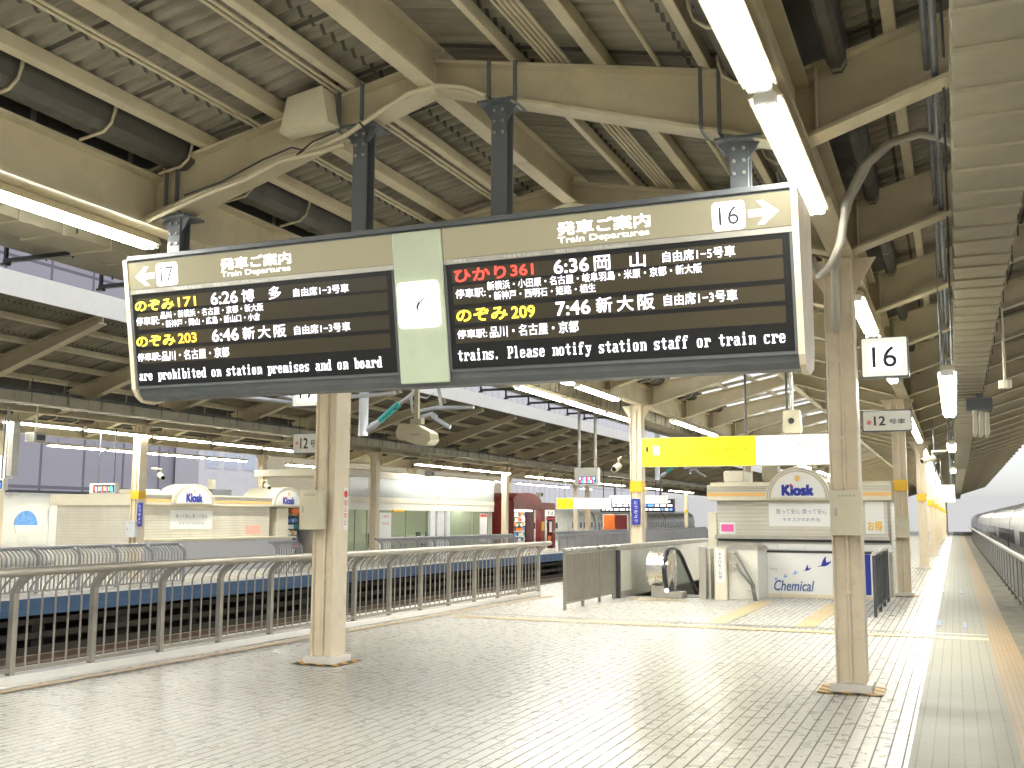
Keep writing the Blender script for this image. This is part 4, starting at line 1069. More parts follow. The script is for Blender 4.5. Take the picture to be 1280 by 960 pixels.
# catenary cantilever between the canopies
t = thing('catenary_cantilever', 'white catenary cantilever with teal ribbed insulator between the two canopies', 'catenary', (-12.39, 21.0, 3.42))
m = MB(); m.tube([(0, 0, 0), (0, 0, 3.0)], 0.11, 12); m.build('post', GALV, t)
m = MB(); pts = []; rr = []
for k in range(25):
    q = k / 24; pts.append((0.42 + 0.50 * q, 0, 0.33 + 0.38 * q)); rr.append(0.085 if k % 2 else 0.045)
m.tube(pts, rr, 12, smooth=False); m.build('insulator', TEAL, t)
m = MB(); m.tube([(0.1, 0, 0.12), (0.25, 0, 0.22), (0.42, 0, 0.33)], [0.05, 0.09, 0.05], 10); m.tube([(0.92, 0, 0.71), (1.2, 0, 0.87), (1.35, 0, 1.0)], [0.04, 0.05, 0.04], 10)
m.build('clamp', GALV, t)
m = MB()
for ln, r_ in (([(1.2, 0, 0.87), (1.25, 0, 0.5), (1.84, 0, 0.58), (2.76, 0, 0.56)], 0.045), ([(1.98, 0, 0.55), (1.9, 0, 1.0), (1.8, 0, 1.4)], 0.04), ([(1.5, 0, 0.25), (1.5, 0, 0.4), (1.75, 0, 0.45), (1.85, 0, 0.38)], 0.05), ([(1.75, 0, 0.40), (2.14, 0, 0.16), (2.2, 0, 0.14)], 0.05), ([(1.25, 0, 0.9), (1.5, 0, 1.1), (1.9, 0, 1.0), (1.6, 0, 0.8), (1.25, 0, 0.9)], 0.02)):
    m.tube(ln, r_, 8)
m.build('arm', GALV, t)
t2 = thing('catenary_cantilever', 'smaller white catenary arms visible under the yellow direction sign', 'catenary', (-12.39, 47.0, 3.3))
for ch in t.children: copy_tree(ch, t2)
cable('catenary_pipe', 'pale catenary pipes left of the railing side column under the board', [[(-13.2, 16.5, 3.95), (-11.6, 16.9, 3.75), (-9.6, 17.4, 3.9)], [(-13.4, 16.5, 4.4), (-11.4, 16.9, 3.78)]], 0.04, GALV, 'catenary')

# ------------------------------------------------------------------ railings
def railing(x0, y0, length, bays, label, mt, s=1, z=0.0, rotz=0.0, group=None, nbal=5, rail_w=0.047, solid=False, br=0.011):
    """railing along local +Y whose top bends towards s * X"""
    t = thing('platform_railing', label, 'railing', (x0, y0, z), rotz, group)
    bay = length / bays
    bend = [(0.0, 0.86), (s * 0.02, 0.905), (s * 0.06, 0.95), (s * 0.12, 1.0), (s * 0.215, 1.055)]
    p0 = None
    for k in range(bays + 1):
        if p0 is None:
            m = MB(); pts = [(0, 0, 0.0)] + [(a, 0, b) for a, b in bend]
            for i in range(len(pts) - 1):
                (ax, _, az), (bx, _, bz) = pts[i], pts[i + 1]
                d = Vector((bx - ax, 0, bz - az)).normalized(); nrm = Vector((d.z, 0, -d.x)) * 0.03
                m._add([(ax - nrm.x, -0.03, az - nrm.z), (ax + nrm.x, -0.03, az + nrm.z), (bx + nrm.x, -0.03, bz + nrm.z), (bx - nrm.x, -0.03, bz - nrm.z),
                        (ax - nrm.x, 0.03, az - nrm.z), (ax + nrm.x, 0.03, az + nrm.z), (bx + nrm.x, 0.03, bz + nrm.z), (bx - nrm.x, 0.03, bz - nrm.z)],
                       [(0, 1, 2, 3), (4, 7, 6, 5), (0, 4, 5, 1), (1, 5, 6, 2), (2, 6, 7, 3), (3, 7, 4, 0)])
            p0 = m.build('post', mt, t)
        else:
            o = p0.copy(); COL.objects.link(o); o.parent = t; o.location = (0, bay * k, 0)
    m = MB()
    for j in range(nbal):
        y = bay * (j + 1) / (nbal + 1)
        m.tube([(0, y, 0.13)] + [(a, y, b) for a, b in bend], br, 6)
    b0 = m.build('baluster_panel', mt, t)
    for k in range(1, bays):
        o = b0.copy(); COL.objects.link(o); o.parent = t; o.location = (0, bay * k, 0)
    m = MB(); m.tube([(s * 0.235, -0.06, 1.07), (s * 0.235, length + 0.06, 1.07)], rail_w, 10); m.build('top_rail', mt, t)
    m = MB(); m.box(-0.02, 0.02, 0, length, 0.115, 0.155); m.build('bottom_rail', mt, t)
    if solid:
        m = MB(); m.box(-0.016, -0.013, 0.03, length - 0.03, 0.17, 0.85); m.build('infill_panel', mat('infill_grey', (0.07, 0.07, 0.068), 0.4), t)
    return t
railing(-8.43, 7.72 - 3.0, 16.0, 16, 'long bronze grey railing with bent top along the left platform edge', FENCEM, 1, rotz=R(-1.55))
m = MB(); m.box(-0.055, 0.07, 0, 16.0, 0.0, 0.085)
struct(m.build('kerb', KERB, loc=(-8.46, 4.72, 0.004), rotz=R(-1.55), bevel=0.01))
railing(1.05, 1.5, 82.5, 55, 'long dark railing along the right platform edge in front of the train', mat('fence_dark', (0.16, 0.15, 0.13), 0.4, metal=0.4), -1, solid=True, nbal=2)
railing(-18.95, 12.0, 11.0, 9, 'silver railing of the far platform in front of the column and kiosk', FENCEW, -1, z=FZ - .08, nbal=9, br=0.02)
railing(-18.95, 27.2, 1.3, 1, 'short silver railing piece before the open end of the far kiosk', FENCEW, -1, z=FZ - .12, nbal=9, br=0.02)
railing(-18.95, 33.6, 12.6, 9, 'silver railing in front of the glass waiting room', FENCEW, -1, z=FZ - .14, nbal=9, br=0.02)
railing(-18.95, 52.0, 13.0, 10, 'silver railing of the far platform beyond the red shop', FENCEW, -1, z=FZ - .1, nbal=9, br=0.02)
railing(-18.95, 68.0, 20.0, 14, 'distant silver railing on the far platform', FENCEW, -1, z=FZ - .1, nbal=9, br=0.02)
# grey counter like wall behind the far railing
def guard(x, y0, y1, label, mt):
    t = thing('guard_fence', label, 'guard fence', (x, y0, 0)); L = y1 - y0
    m = MB(); n = int(L / 0.085)
    for k in range(1, n): m.box(-0.012, 0.012, k * L / n - 0.012, k * L / n + 0.012, 0.13, 0.98)
    m.build('bar_panel', mt, t)
    p0 = None
    for k in range(4):
        m = MB(); m.box(-0.025, 0.025, -0.025, 0.025, 0, 1.0); m.build('post', mt, t, (0, L * k / 3, 0), bevel=0.004)
    m = MB(); m.tube([(0, -0.06, 1.03), (0, L + 0.06, 1.03)], 0.035, 8); m.build('top_rail', STEEL, t)
    m = MB(); m.box(-0.018, 0.018, 0, L, 0.10, 0.14); m.box(-0.018, 0.018, 0, L, 0.95, 0.99); m.build('cross_rail', mt, t)
    return t
guard(-6.35, 17.72, 20.65, 'dense bar fence panel leading to the left side of the escalator', FENCEM)
guard(-1.28, 18.65, 22.2, 'dense bar fence panel between the advert and the right walkway', DKGREY)

# ------------------------------------------------------------------ escalator and stairwell
t = thing('escalator_wall', 'long steel side wall with coping left of the escalator', 'wall', (-6.36, 20.75, 0))
m = MB(); m.box(-0.06, 0.075, 0.09, 8.4, 0.0, 0.95); m.box(0.0765, 0.08, 0.85, 8.4, -2.9, 0.95); m.build('wall_panel', OFFW, t)
m = MB(); m.box(-0.08, 0.10, 0, 8.45, 0.952, 1.06); m.build('coping', DULLST, t, bevel=0.015)
m = MB(); m.box(-0.075, 0.09, 0.0, 0.088, 0.0, 0.95); m.build('end_post', DKGREY, t)
m = MB(); m.box(0.076, 0.09, 0.09, 0.85, 0.0, 0.13); m.build('skirting', DULLST, t)
t = thing('escalator', 'escalator head with black handrail loop and glass balustrade going down', 'escalator', (-5.42, 21.0, 0))
def esc_path(r, y0=0.42, zc=0.55):
    pts = [(y0 + 0.55, zc - r * 0.98)] + [(y0 + r * math.cos(R(a)), zc + r * math.sin(R(a))) for a in range(270, 89, -15)]
    pts += [(y0 + 0.35, zc + r), (y0 + 0.75, zc + r - 0.06), (y0 + 1.1, zc + r - 0.22)]
    pts += [(y0 + 1.1 + 5, zc + r - 0.22 - 5 * 0.62)]
    return pts
hp = esc_path(0.43)
m = MB(); m.tube([(0, a, b) for a, b in hp], 0.045, 10); m.build('handrail', RUBBER, t)
ip = esc_path(0.39)
m = MB()
low = [(max(a - 0.0, 0.42), min(b - 0.75, 0.18)) for a, b in ip[13:]]
outl = ip[1:]
m.prism(outl[:-1] + [(outl[-1][0], outl[-1][1]), (outl[-1][0], outl[-1][1] - 0.8), (1.55, -0.02)], 'x', -0.012, 0.012)
m.build('balustrade_glass', GLASS2, t)
m = MB()
nw = [(0.42 + 0.40 * math.cos(R(a)), 0.55 + 0.40 * math.sin(R(a))) for a in range(270, 89, -12)]
m.prism(nw + [(0.75, 0.95), (0.9, 0.5), (0.75, 0.15)], 'x', 0.02, 0.05); m.build('newel_cover', STEEL, t, bevel=0.01)
m = MB(); m.prism(arc(0.46, 0.57, 0.36, 0, 360, 24)[:-1], 'x', -0.40, -0.05); m.build('newel_drum', STEEL, t, bevel=0.01)
m = MB(); m.box(-0.34, -0.07, 0.25, 0.7, 0.0, 0.24); m.box(-0.06, 0.30, 0.2, 0.62, 0.0, 0.13); m.build('skirt', DULLST, t, bevel=0.01)
m = MB(); m.prism(arc(0.40, 0.16, 0.17, 0, 360, 16)[:-1], 'x', 0.052, 0.06); m.build('dark_inlet', DKGREY, t)
m = MB(); m.prism([(0.30, 0.60), (0.36, 0.74), (0.42, 0.60), (0.36, 0.46)], 'x', 0.052, 0.056); m.build('warning_sticker', STRIPE, t)
m = MB(); m.prism(arc(0.05, 0.17, 0.045, 0, 360, 12)[:-1], 'y', -0.03, 0.0); m.build('signal_lamp', LEDW, t)
m = MB()
for k in range(10): m.box(0.06, 0.62, 1.4 + 0.4 * k, 1.8 + 0.4 * k, -0.25 - 0.23 * k - 0.2, -0.25 - 0.23 * k)
m.box(-0.3, 0.62, 0.62, 1.4, -0.1, 0.006); m.build('tread', DKGREY, t)
t = thing('escalator_wall', 'steel wall with slim posts between the escalator and the stairs', 'wall', (-4.72, 21.3, 0))
m = MB(); m.box(-0.055, 0.05, 0.1, 7.8, -2.9, 0.98); m.build('wall_panel', OFFW, t)
m = MB(); m.box(-0.07, 0.07, 0.0, 0.095, 0, 1.03); m.box(0.12, 0.17, 0.0, 0.06, 0, 1.0); m.build('post', DULLST, t, bevel=0.006)
m = MB(); m.box(-0.0585, -0.056, 1.9, 2.9, 0.0, 0.55); m.build('poster', PICB, t)
t = thing('sign_post', 'square post with a narrow white sign of vertical writing by the stairs', 'post', (-4.36, 21.3, 0))
m = MB(); m.box(-0.12, 0.12, 0, 0.15, 0, 1.0); m.build('post', KIOSKC, t, bevel=0.01)
F = front(-0.1, -0.002, 1.0); m = MB(); plate(m, F, 0.02, 0.185, 0.03, 0.66, 0, 0.006); sp = m.build('sign_panel', PAPER, t)
text_obj('lettering', F, [(c, .065, .13, .08 + .075 * i, .14 + .075 * i) for i, c in enumerate('手すりをご利用')], INK, sp, 0.008)
t = thing('stair_wall', 'pale low wall with rounded grey cap beside the stair handrails', 'wall', (-3.95, 21.45, 0))
m = MB(); m.box(-0.28, 0.3, 0.0, 1.15, 0, 0.98); m.build('wall_panel', OFFW, t, bevel=0.01)
m = MB(); m.prism(arc(0.0, 0.98, 0.32, 0, 180, 12, 0.12), 'y', -0.02, 1.17); m.build('cap', DULLST, t)
t = thing('stair_handrail', 'double steel stair handrail sloping down beside the Chemical advert', 'handrail', (-4.0, 21.38, 0))
for z in (0.88, 0.66):
    m = MB(); m.tube([(-0.08, 0.05, z + 0.02), (-0.10, -0.06, z), (-0.04, -0.1, z + 0.02), (0.05, -0.1, z - 0.12), (0.12 + z * .2, -0.1, 0.3), (0.2 + z * .16, -0.1, 0.0)], 0.024, 8); m.build('rail', mat('rail_dark', (0.22, 0.21, 0.19), 0.35, metal=0.5), t)
m = MB(); m.box(-0.14, -0.04, -0.10, 0.06, 0.83, 0.95); m.box(-0.14, -0.04, -0.10, 0.06, 0.60, 0.72); m.box(0.16, 0.30, -0.11, 0.0, 0.18, 0.22); m.build('bracket', STEEL, t, bevel=0.01)

# ------------------------------------------------------------------ kiosks
def arch_pts(uc, z0, rx, rz, n=18): return [(uc + rx * math.cos(R(a)), z0 + rz * math.sin(R(a))) for a in [180 * i / n for i in range(n + 1)]]
def fprism(mb, F, pts, h0, h1, m=0):
    n = len(pts)
    vs = [F.P(u, -z, h0) for u, z in pts] + [F.P(u, -z, h1) for u, z in pts]
    mb._add(vs, [(i, (i + 1) % n, (i + 1) % n + n, i + n) for i in range(n)] + [tuple(range(n))[::-1], tuple(range(n, 2 * n))], m)
def kiosk_arch(F, parent, uc, z0, rx, rz, ts, hb=-0.5):
    m = MB(); fprism(m, F, arch_pts(uc, z0, rx, rz), hb, 0.165); a = m.build('arch_sign', KIOSKC, parent)
    m = MB(); fprism(m, F, arch_pts(uc, z0 + 0.02, rx * 0.82, rz * 0.80), 0.166, 0.172); m.build('arch_panel', WHITE, a)
    m = MB()
    for f0, f1 in ((0.86, 0.89), (0.93, 0.96)):
        o = arch_pts(uc, z0, rx * f1, rz * f1); i_ = arch_pts(uc, z0, rx * f0, rz * f0)
        for k in range(len(o) - 1):
            vs = [F.P(o[k][0], -o[k][1], .168), F.P(o[k + 1][0], -o[k + 1][1], .168), F.P(i_[k + 1][0], -i_[k + 1][1], .168), F.P(i_[k][0], -i_[k][1], .168)]
            m._add(vs, [(0, 1, 2, 3)])
    flat(m, 'arch_line', DULLST, a)
    m = MB(); put_text(m, F, 'Kiosk', uc - ts * 1.55, uc + ts * 1.55, -(z0 + 0.07 + ts * 1.0), -(z0 + 0.07), 0.175, 0.10); flat(m, 'lettering', NAVY, a)
    m = MB(); plate(m, F, uc - ts * .78, uc - ts * .57, -(z0 + .09 + ts * 1.06), -(z0 + .09 + ts * 0.82), 0.1765, 0.178); m.build('red_dot', RED, a)
    m = MB(); fprism(m, F, [(uc - .05, z0 + rz * .72), (uc + .05, z0 + rz * .72), (uc + .045, z0 + rz * .58), (uc, z0 + rz * .52), (uc - .045, z0 + rz * .58)], 0.173, 0.177); m.build('crest', STRIPE, a)
def kiosk_band(F, parent, u0, u1, z0, z1):
    m = MB(); fb(m, F, u0, u1, z0, z1, 0.0, 0.10, 0); m2 = m.build('fascia', KIOSKC, parent, bevel=0.008)
    d = z1 - z0
    m = MB(); fb(m, F, u0 - .002, u1 + .002, z0 + d * .28, z0 + d * .50, 0.10, 0.108); m.build('orange_stripe', STRIPE, m2)
    m = MB()
    for q in (.60, .72, .84): fb(m, F, u0 - .002, u1 + .002, z0 + d * q, z0 + d * (q + .05), 0.10, 0.112)
    m.build('grey_line', DULLST, m2)
kk = thing('kiosk', 'closed cream kiosk with arched sign standing behind the stairs of the empty platform', 'kiosk', (0, 0, 0))
F = front(-4.9, 22.8, 0.0)
m = MB(); fb(m, F, 0.18, 3.62, 0.0, 1.99, -3.4, -0.05); m.build('shutter_wall', SHUTTER, kk)
m = MB(); fb(m, F, 0.05, 3.7, 1.985, 2.36, -3.5, -0.01); m.build('roof', KIOSKC, kk)
kiosk_band(F, kk, 0.0, 3.72, 1.97, 2.30)
kiosk_arch(F, kk, 1.90, 2.01, 0.66, 0.65, 0.20)
m = MB(); fb(m, F, 0.15, 3.66, 1.17, 1.245, -0.05, 0.10); fb(m, F, 0.2, 3.66, 1.125, 1.168, -0.05, 0.02, 1); m.build('counter', [DULLST, DKGREY], kk, bevel=0.006)
m = MB()
for k in range(5): fb(m, F, 0.9 + k * 0.56, 0.9 + k * 0.56 + 0.555, 0.945, 1.075, -0.05, 0.06)
m.build('white_ledge', WHITE, kk, bevel=0.008)
m = MB(); fb(m, F, 1.27, 2.60, 1.44, 1.91, -0.05, -0.04); po = m.build('notice', PAPER, kk)
text_obj('lettering', F, [('買って安心 買って安心', 1.42, 2.45, -1.80, -1.69), ('キオスクのお弁当', 1.55, 2.3, -1.62, -1.54)], mat('grey_ink', (0.16, 0.18, 0.26), 0.6), po, -0.038)
m = MB(); fb(m, F, 0.23, 0.56, 1.27, 1.52, -0.05, -0.04, 0); fb(m, F, 0.26, 0.53, 1.32, 1.47, -0.04, -0.037, 1); m.build('pink_poster', [PAPER, PINK], kk)
m = MB(); fb(m, F, 3.2, 3.56, 1.3, 1.95, -0.05, -0.04, 0); yp = m.build('poster', PAPER, kk)
text_obj('lettering', F, [('お得', 3.24, 3.52, -1.55, -1.36, .03)], YEL, yp, -0.037)
m = MB(); fb(m, F, -0.02, 0.17, 0.0, 1.72, -0.5, -0.04); m.build('side_cabinet', KIOSKC, kk, bevel=0.01)
m = MB(); fb(m, F, 0.28, 0.72, 2.36, 2.62, -1.2, -0.3); fb(m, F, 1.0, 1.35, 2.36, 2.8, -1.3, -0.9, 1); m.build('roof_unit', [KIOSKC, OLIVE], kk, bevel=0.03)
# things standing on its roof, seen under the sign
t = thing('advertising_board', 'white Chemical advert with blue flying birds below the kiosk counter', 'advert', (-3.62, 22.62, 0))
m = MB(); m.box(-0.03, 2.03, 0.0, 0.08, 0.02, 0.93); m.build('panel', PAPER, t)
m = MB(); m.box(-0.05, 2.05, -0.03, 0.085, 0.0, 0.07); m.box(-0.05, 2.05, -0.02, 0.085, 0.9, 0.94, 1); m.build('frame', [CREAM2, DKGREY], t)
F = front(0.0, -0.003, 0.0)
m = MB(); fb(m, F, 1.27, 2.0, 0.09, 0.89, 0, 0.003, 0); fb(m, F, 1.285, 1.30, 0.10, 0.88, 0.003, 0.004, 1); m.build('blue_panel', [NAVY, PICB], t)
text_obj('lettering', F, [('Chemical', -0.02 + .10, 0.86, -.34, -.13, .02)], mat('advert_blue', (0.06, 0.13, 0.36), 0.5), t, 0.002, 0, 0.18)
text_obj('lettering', F, [('1933', 0.02, 0.16, -.58, -.54)], DULLST, t, 0.002)
def bird(m, F, u, z, s):
    P_ = [(-1, -.55), (-.35, -.28), (-.25, .15), (.05, .75), (.32, 1.05), (.30, .45), (.36, .1), (.75, .22), (1.05, .42), (.9, .05), (.55, -.25), (.1, -.45), (-.4, -.45)]
    n = len(P_)
    poly(m, F, [(u + x * s, -(z + y * s)) for x, y in P_], 0.002)
for i, (u, z, s) in enumerate(((0.13, .36, .05), (0.32, .42, .055), (0.52, .49, .065), (0.76, .58, .085), (1.10, .70, .14))):
    m = MB(); bird(m, F, u, z, s); flat(m, 'bird_emblem', NAVY if i > 2 else PICB, t)

fk = thing('kiosk', 'closed cream far platform kiosk with two arched signs and a stocked open end', 'kiosk', (0, 0, FZ))
F = side(-22.0, 24.6, 0.0)
m = MB(); fb(m, F, 0.1, 6.5, 0.0, 2.03, -3.2, -0.02); m.build('shutter_wall', SHUTTER, fk)
m = MB(); fb(m, F, 0.0, 9.4, 2.03, 2.36, -3.4, -0.005); m.build('roof', KIOSKC, fk)
kiosk_band(F, fk, 0.0, 9.4, 2.05, 2.38)
kiosk_arch(F, fk, 2.27, 2.09, 1.0, 0.62, 0.24); kiosk_arch(F, fk, 7.35, 2.09, 0.92, 0.66, 0.22, -1.2)
m = MB(); fb(m, F, -0.2, 7.2, 0.98, 1.05, -0.02, 0.65, 0); m.build('counter_top', BOXP, fk, bevel=0.01)
m = MB(); fb(m, F, -0.2, 7.1, 0.0, 0.978, 0.0, 0.55, 0); m.build('counter_front', mat('counter_grey', (0.5, 0.5, 0.53), 0.5), fk)
m = MB(); fb(m, F, 1.4, 3.4, 1.32, 1.90, -0.02, -0.01); po = m.build('notice', PAPER, fk)
text_obj('lettering', F, [('買って安心 買って安心', 1.65, 3.15, -1.78, -1.66), ('キオスクのお弁当', 1.8, 3.0, -1.54, -1.46)], MATS['grey_ink'], po, -0.008)
m = MB(); fb(m, F, 5.2, 6.0, 1.12, 1.42, -0.02, -0.01, 0); m.build('pink_poster', mat('pale_red', (0.8, 0.42, 0.36), 0.6), fk)
m = MB(); fb(m, F, 6.9, 7.6, 0.0, 2.0, -2.5, 0.0, 0); fb(m, F, 6.5, 6.9, 0.0, 2.03, -3.0, -2.8, 0); m.build('white_cabinet', KIOSKC, fk)
m = MB(); fb(m, F, 7.62, 9.3, 0.0, 2.03, -1.2, -1.1, 0); fb(m, F, 9.22, 9.34, 0.0, 2.03, -1.1, 0.0, 0); m.build('shelf_frame', DULLST, fk)
random.seed(11)
GC = [ORANGE, PAPER, PICB, DKGREY, TEAL, YEL, RED, WHITE]
m = MB()
for r_ in range(7):
    u = 7.7
    while u < 9.1:
        w = random.uniform(.08, .22); fb(m, F, u, min(u + w, 9.18), 0.35 + r_ * .23, 0.35 + r_ * .23 + random.uniform(.12, .2), -1.09, -0.6, random.randrange(8)); u += w + .02
m.build('goods_shelf', GC, fk)
m = MB(); fb(m, F, 8.0, 8.9, 1.82, 2.0, -0.2, -0.1, 0); m.build('orange_sign', ORANGE, fk)
m = MB(); fb(m, F, 0.8, 1.5, 2.38, 2.52, -1.6, -0.5, 0); fb(m, F, 4.3, 5.4, 2.38, 2.62, -2.0, -0.8, 1); fb(m, F, 5.6, 5.8, 2.38, 3.0, -2, -1.8, 0); m.build('roof_unit', [KIOSKC, GREY], fk, bevel=0.03)
jbox(-21.42, -21.1, 23.5, 23.63, 1.0, 1.45, 'grey junction box on the yellow banded column of the far platform', GALV)
def vsign(x, y, z0, z1, s, label):
    F = front(x - .09, y, z1)
    m = MB(); plate(m, F, 0, .18, 0, z1 - z0, -.02, 0.0); o = tag(m.build('station_name_sign', NAVY), label, 'sign')
    n = len(s); d = (z1 - z0) / (n + .6)
    text_obj('lettering', F, [(c, .05, .13, .03 + d * (i + .15), .03 + d * (i + .85)) for i, c in enumerate(s)], PAPER, o, 0.002)
vsign(-6.6, 23.13, 1.45, 2.02, 'とうきょう', 'narrow blue vertical name sign on the column behind the escalator')
vsign(-21.05, 23.60, 1.3, 1.95, 'とうきょう', 'narrow blue vertical name sign on the column at the far kiosk')

# ------------------------------------------------------------------ waiting room on the far platform
wr = thing('waiting_room', 'long glass waiting room with white fascia on the far platform', 'waiting room', (0, 0, FZ))
F = side(-22.0, 35.6, 0.0); WL = 15.0
m = MB(); fb(m, F, 0, WL, 2.30, 2.52, -4, 0.02, 0); fb(m, F, 0, WL, 3.32, 3.58, -4, 0.03, 0); m.build('beam', KIOSKC, wr)
m = MB(); fb(m, F, 0, WL, 2.525, 3.315, -0.1, 0.0, 0); m.build('fascia_panel', mat('glossy_white', (0.36, 0.385, 0.365), 0.12), wr)
m = MB()
for u in (2.2, 8.6, 10.9, 12.3): fb(m, F, u, u + 0.04, 2.53, 3.31, 0.0, 0.012)
m.build('fascia_joint', KIOSKC, wr)
text_obj('lettering', F, [('JR', 9.7, 10.15, -3.08, -2.82, .03), ('西', 10.2, 10.5, -3.08, -2.82, .03)], mat('logo_gold', (0.5, 0.36, 0.08), 0.5), wr, 0.004)
m = MB(); fb(m, F, 0, WL, 2.0, 2.295, -0.08, 0.0, 0); m.build('lintel', OFFW, wr)
for u0, u1 in ((0.1, 2.2), (3.0, 7.6), (9.9, 14.3)):
    m = MB(); fb(m, F, u0, u1, 0.3, 2.0, -0.05, -0.04); m.build('window', GLASS, wr)
    m = MB()
    for u in (u0 - .05, (u0 * .45 + u1 * .55), u1): fb(m, F, u, u + .05, 0.1, 2.0, -0.07, -0.02)
    fb(m, F, u0, u1, 0.1, 0.3, -0.07, -0.02); m.build('window_frame', DULLST, wr)
m = MB(); fb(m, F, 7.75, 8.25, 0, 2.0, -0.08, 0.02, 0); fb(m, F, 9.45, 9.78, 0, 2.0, -0.08, 0.02, 0); fb(m, F, 8.6, 9.3, 0, 2.0, -0.12, -0.05, 0); m.build('white_panel', GALV, wr)
m = MB(); fb(m, F, 0, WL, 0, 2.6, -4.0, -3.9, 0); fb(m, F, 0, WL, 0.0, 0.03, -3.9, -0.1, 0); fb(m, F, 0, .08, 0, 2.5, -3.9, -0.1, 0); fb(m, F, WL - .08, WL, 0, 2.5, -3.9, -0.1, 0); m.build('back_wall', mat('room_cream', (0.52, 0.53, 0.46), 0.6), wr)
m = MB()
for u in (2.0, 5.0, 8.0, 11.0, 13.5): fb(m, F, u, u + 1.2, 2.24, 2.28, -2.2, -1.9, 0)
m.build('room_light', ROOMLIT, wr)
m = MB(); fb(m, F, 4.2, 5.2, 1.92, 2.02, 0.0, 0.06); m.build('yellow_sign', YEL, wr)
m = MB(); fb(m, F, 3.2, 4.2, 0.4, 1.9, -0.035, -0.03, 0); a1 = m.build('notice', PAPER, wr)
text_obj('lettering', F, [('ご案内', 3.4, 4.0, -1.8, -1.68), ('待合室', 3.4, 4.0, -1.5, -1.4)], RED, a1, -0.028)
m = MB(); fb(m, F, 13.3, 14.2, 0.5, 1.9, -0.035, -0.03, 0); fb(m, F, 13.35, 14.15, 1.74, 1.86, -0.03, -0.028, 1); m.build('notice', [PAPER, RED], wr)
for i, u in enumerate((5.5, 6.7, 10.2, 11.2, 12.1, 12.8)):
    t = thing('waiting_chair', 'dark chair seen through the waiting room glass', 'chair', (-23.6, 35.6 + u, FZ), 0, 'dark chairs inside the waiting room')
    m = MB(); m.box(-0.22, 0.22, -0.22, 0.22, 0.40, 0.46); m.build('seat', DKGREY, t, bevel=0.02)
    m = MB(); m.prism([(-0.22, .5), (-.2, .95), (-.12, 1.02), (.12, 1.02), (.2, .95), (.22, .5)], 'x', -0.24, -0.20); m.build('backrest', DKGREY, t, bevel=0.01) if False else None
    m = MB(); m._add([(-.22, -.22, .48), (-.22, .22, .48), (-.26, .2, 1.0), (-.26, -.2, 1.0), (-.26, -.22, .48), (-.26, .22, .48), (-.30, .2, 1.0), (-.30, -.2, 1.0)], [(0, 1, 2, 3), (4, 7, 6, 5), (0, 4, 5, 1), (1, 5, 6, 2), (2, 6, 7, 3), (3, 7, 4, 0)]); m.build('backrest', DKGREY, t)
    for a in (-.18, .18):
        for c in (-.18, .18):
            m = MB(); m.tube([(a, c, 0.0), (a, c, .41)], .015, 6); m.build('leg', DULLST, t)

# red shop with arched roof
sh = thing('shop', 'small dark red shop with arched roof and lit shelves beside the waiting room', 'shop', (0, 0, FZ))
F = side(-21.3, 51.6, 0.0)
m = MB(); fb(m, F, 0, 6.2, 2.15, 2.55, -4, 0.0); fb(m, F, 0.0, 0.12, 0, 2.15, -4, -0.02); fb(m, F, 3.9, 4.5, 0, 2.15, -0.3, 0.02); fb(m, F, 5.7, 6.2, 0, 2.15, -0.3, 0.02); fb(m, F, 4.5, 5.7, 0, 2.15, -1.2, -1.1); fb(m, F, 0, 6.2, 0, 2.15, -4, -3.9); m.build('frame', KRED, sh)
m = MB(); fprism(m, F, arch_pts(2.2, 2.55, 2.1, 0.5), -3.5, -0.1); m.build('roof', KRED, sh)
m = MB()
for r_ in range(6):
    u = 0.2
    while u < 3.8:
        w = random.uniform(.15, .4); fb(m, F, u, min(u + w, 3.85), 0.45 + r_ * .27, 0.45 + r_ * .27 + random.uniform(.12, .22), -1.4, -0.9, random.randrange(8)); u += w + .03
m.build('goods_shelf', GC, sh)
m = MB()
for u in (0.3, 1.5, 2.7): fb(m, F, u, u + .9, 2.05, 2.1, -0.7, -0.4)
m.build('shelf_light', ROOMLIT, sh)
m = MB(); fb(m, F, 4.6, 6.0, 1.8, 2.15, 0.0, 0.05, 0); s1 = m.build('name_sign', SIGNLIT, sh)
text_obj('lettering', F, [('そば', 4.8, 5.8, -2.08, -1.87, .02)], INK, s1, 0.055)
m = MB(); fb(m, F, 4.7, 5.9, 1.6, 1.72, 0.02, 0.05, 0); m.build('red_banner', RED, sh)
m = MB(); fb(m, F, 4.0, 4.4, 1.0, 1.5, 0.021, 0.03, 0); fb(m, F, 5.2, 5.6, 0.9, 1.5, 0.021, 0.03, 1); fb(m, F, 5.0, 5.5, .4, .7, .021, .03, 2); m.build('poster', [YEL, PAPER, ORANGE], sh)

# far platform signs and boards
t = thing('direction_sign', 'distant illuminated direction sign with yellow left part on the far platform', 'direction sign', (-20.3, 60, 2.1))
m = MB(); m.box(-1.7, 1.7, 0, 0.2, 0, 0.65); m.build('case', WHITE, t)
m = MB(); m.box(-1.68, -0.65, -0.006, -0.002, .02, .63); m.build('yellow_panel', SIGNYEL, t)
m = MB(); m.box(-0.64, 1.68, -0.006, -0.002, .02, .63); m.build('white_panel', SIGNLIT, t)
m = MB()
for x in (-1.2, 1.2): m.tube([(x, 0.1, .65), (x, 0.1, 2.4)], 0.03, 6)
m.build('hanger', GREY, t)
t = thing('lit_sign', 'distant long white lit sign above the far departure board', 'sign', (-19.8, 70, 2.55))
m = MB(); m.box(-2.0, 2.0, 0, 0.2, 0, 0.55); m.build('case', SIGNLIT, t)
m = MB()
for x in (-1.2, 1.2): m.tube([(x, 0.1, .55), (x, 0.1, 2.0)], 0.03, 6)
m.build('hanger', GREY, t)
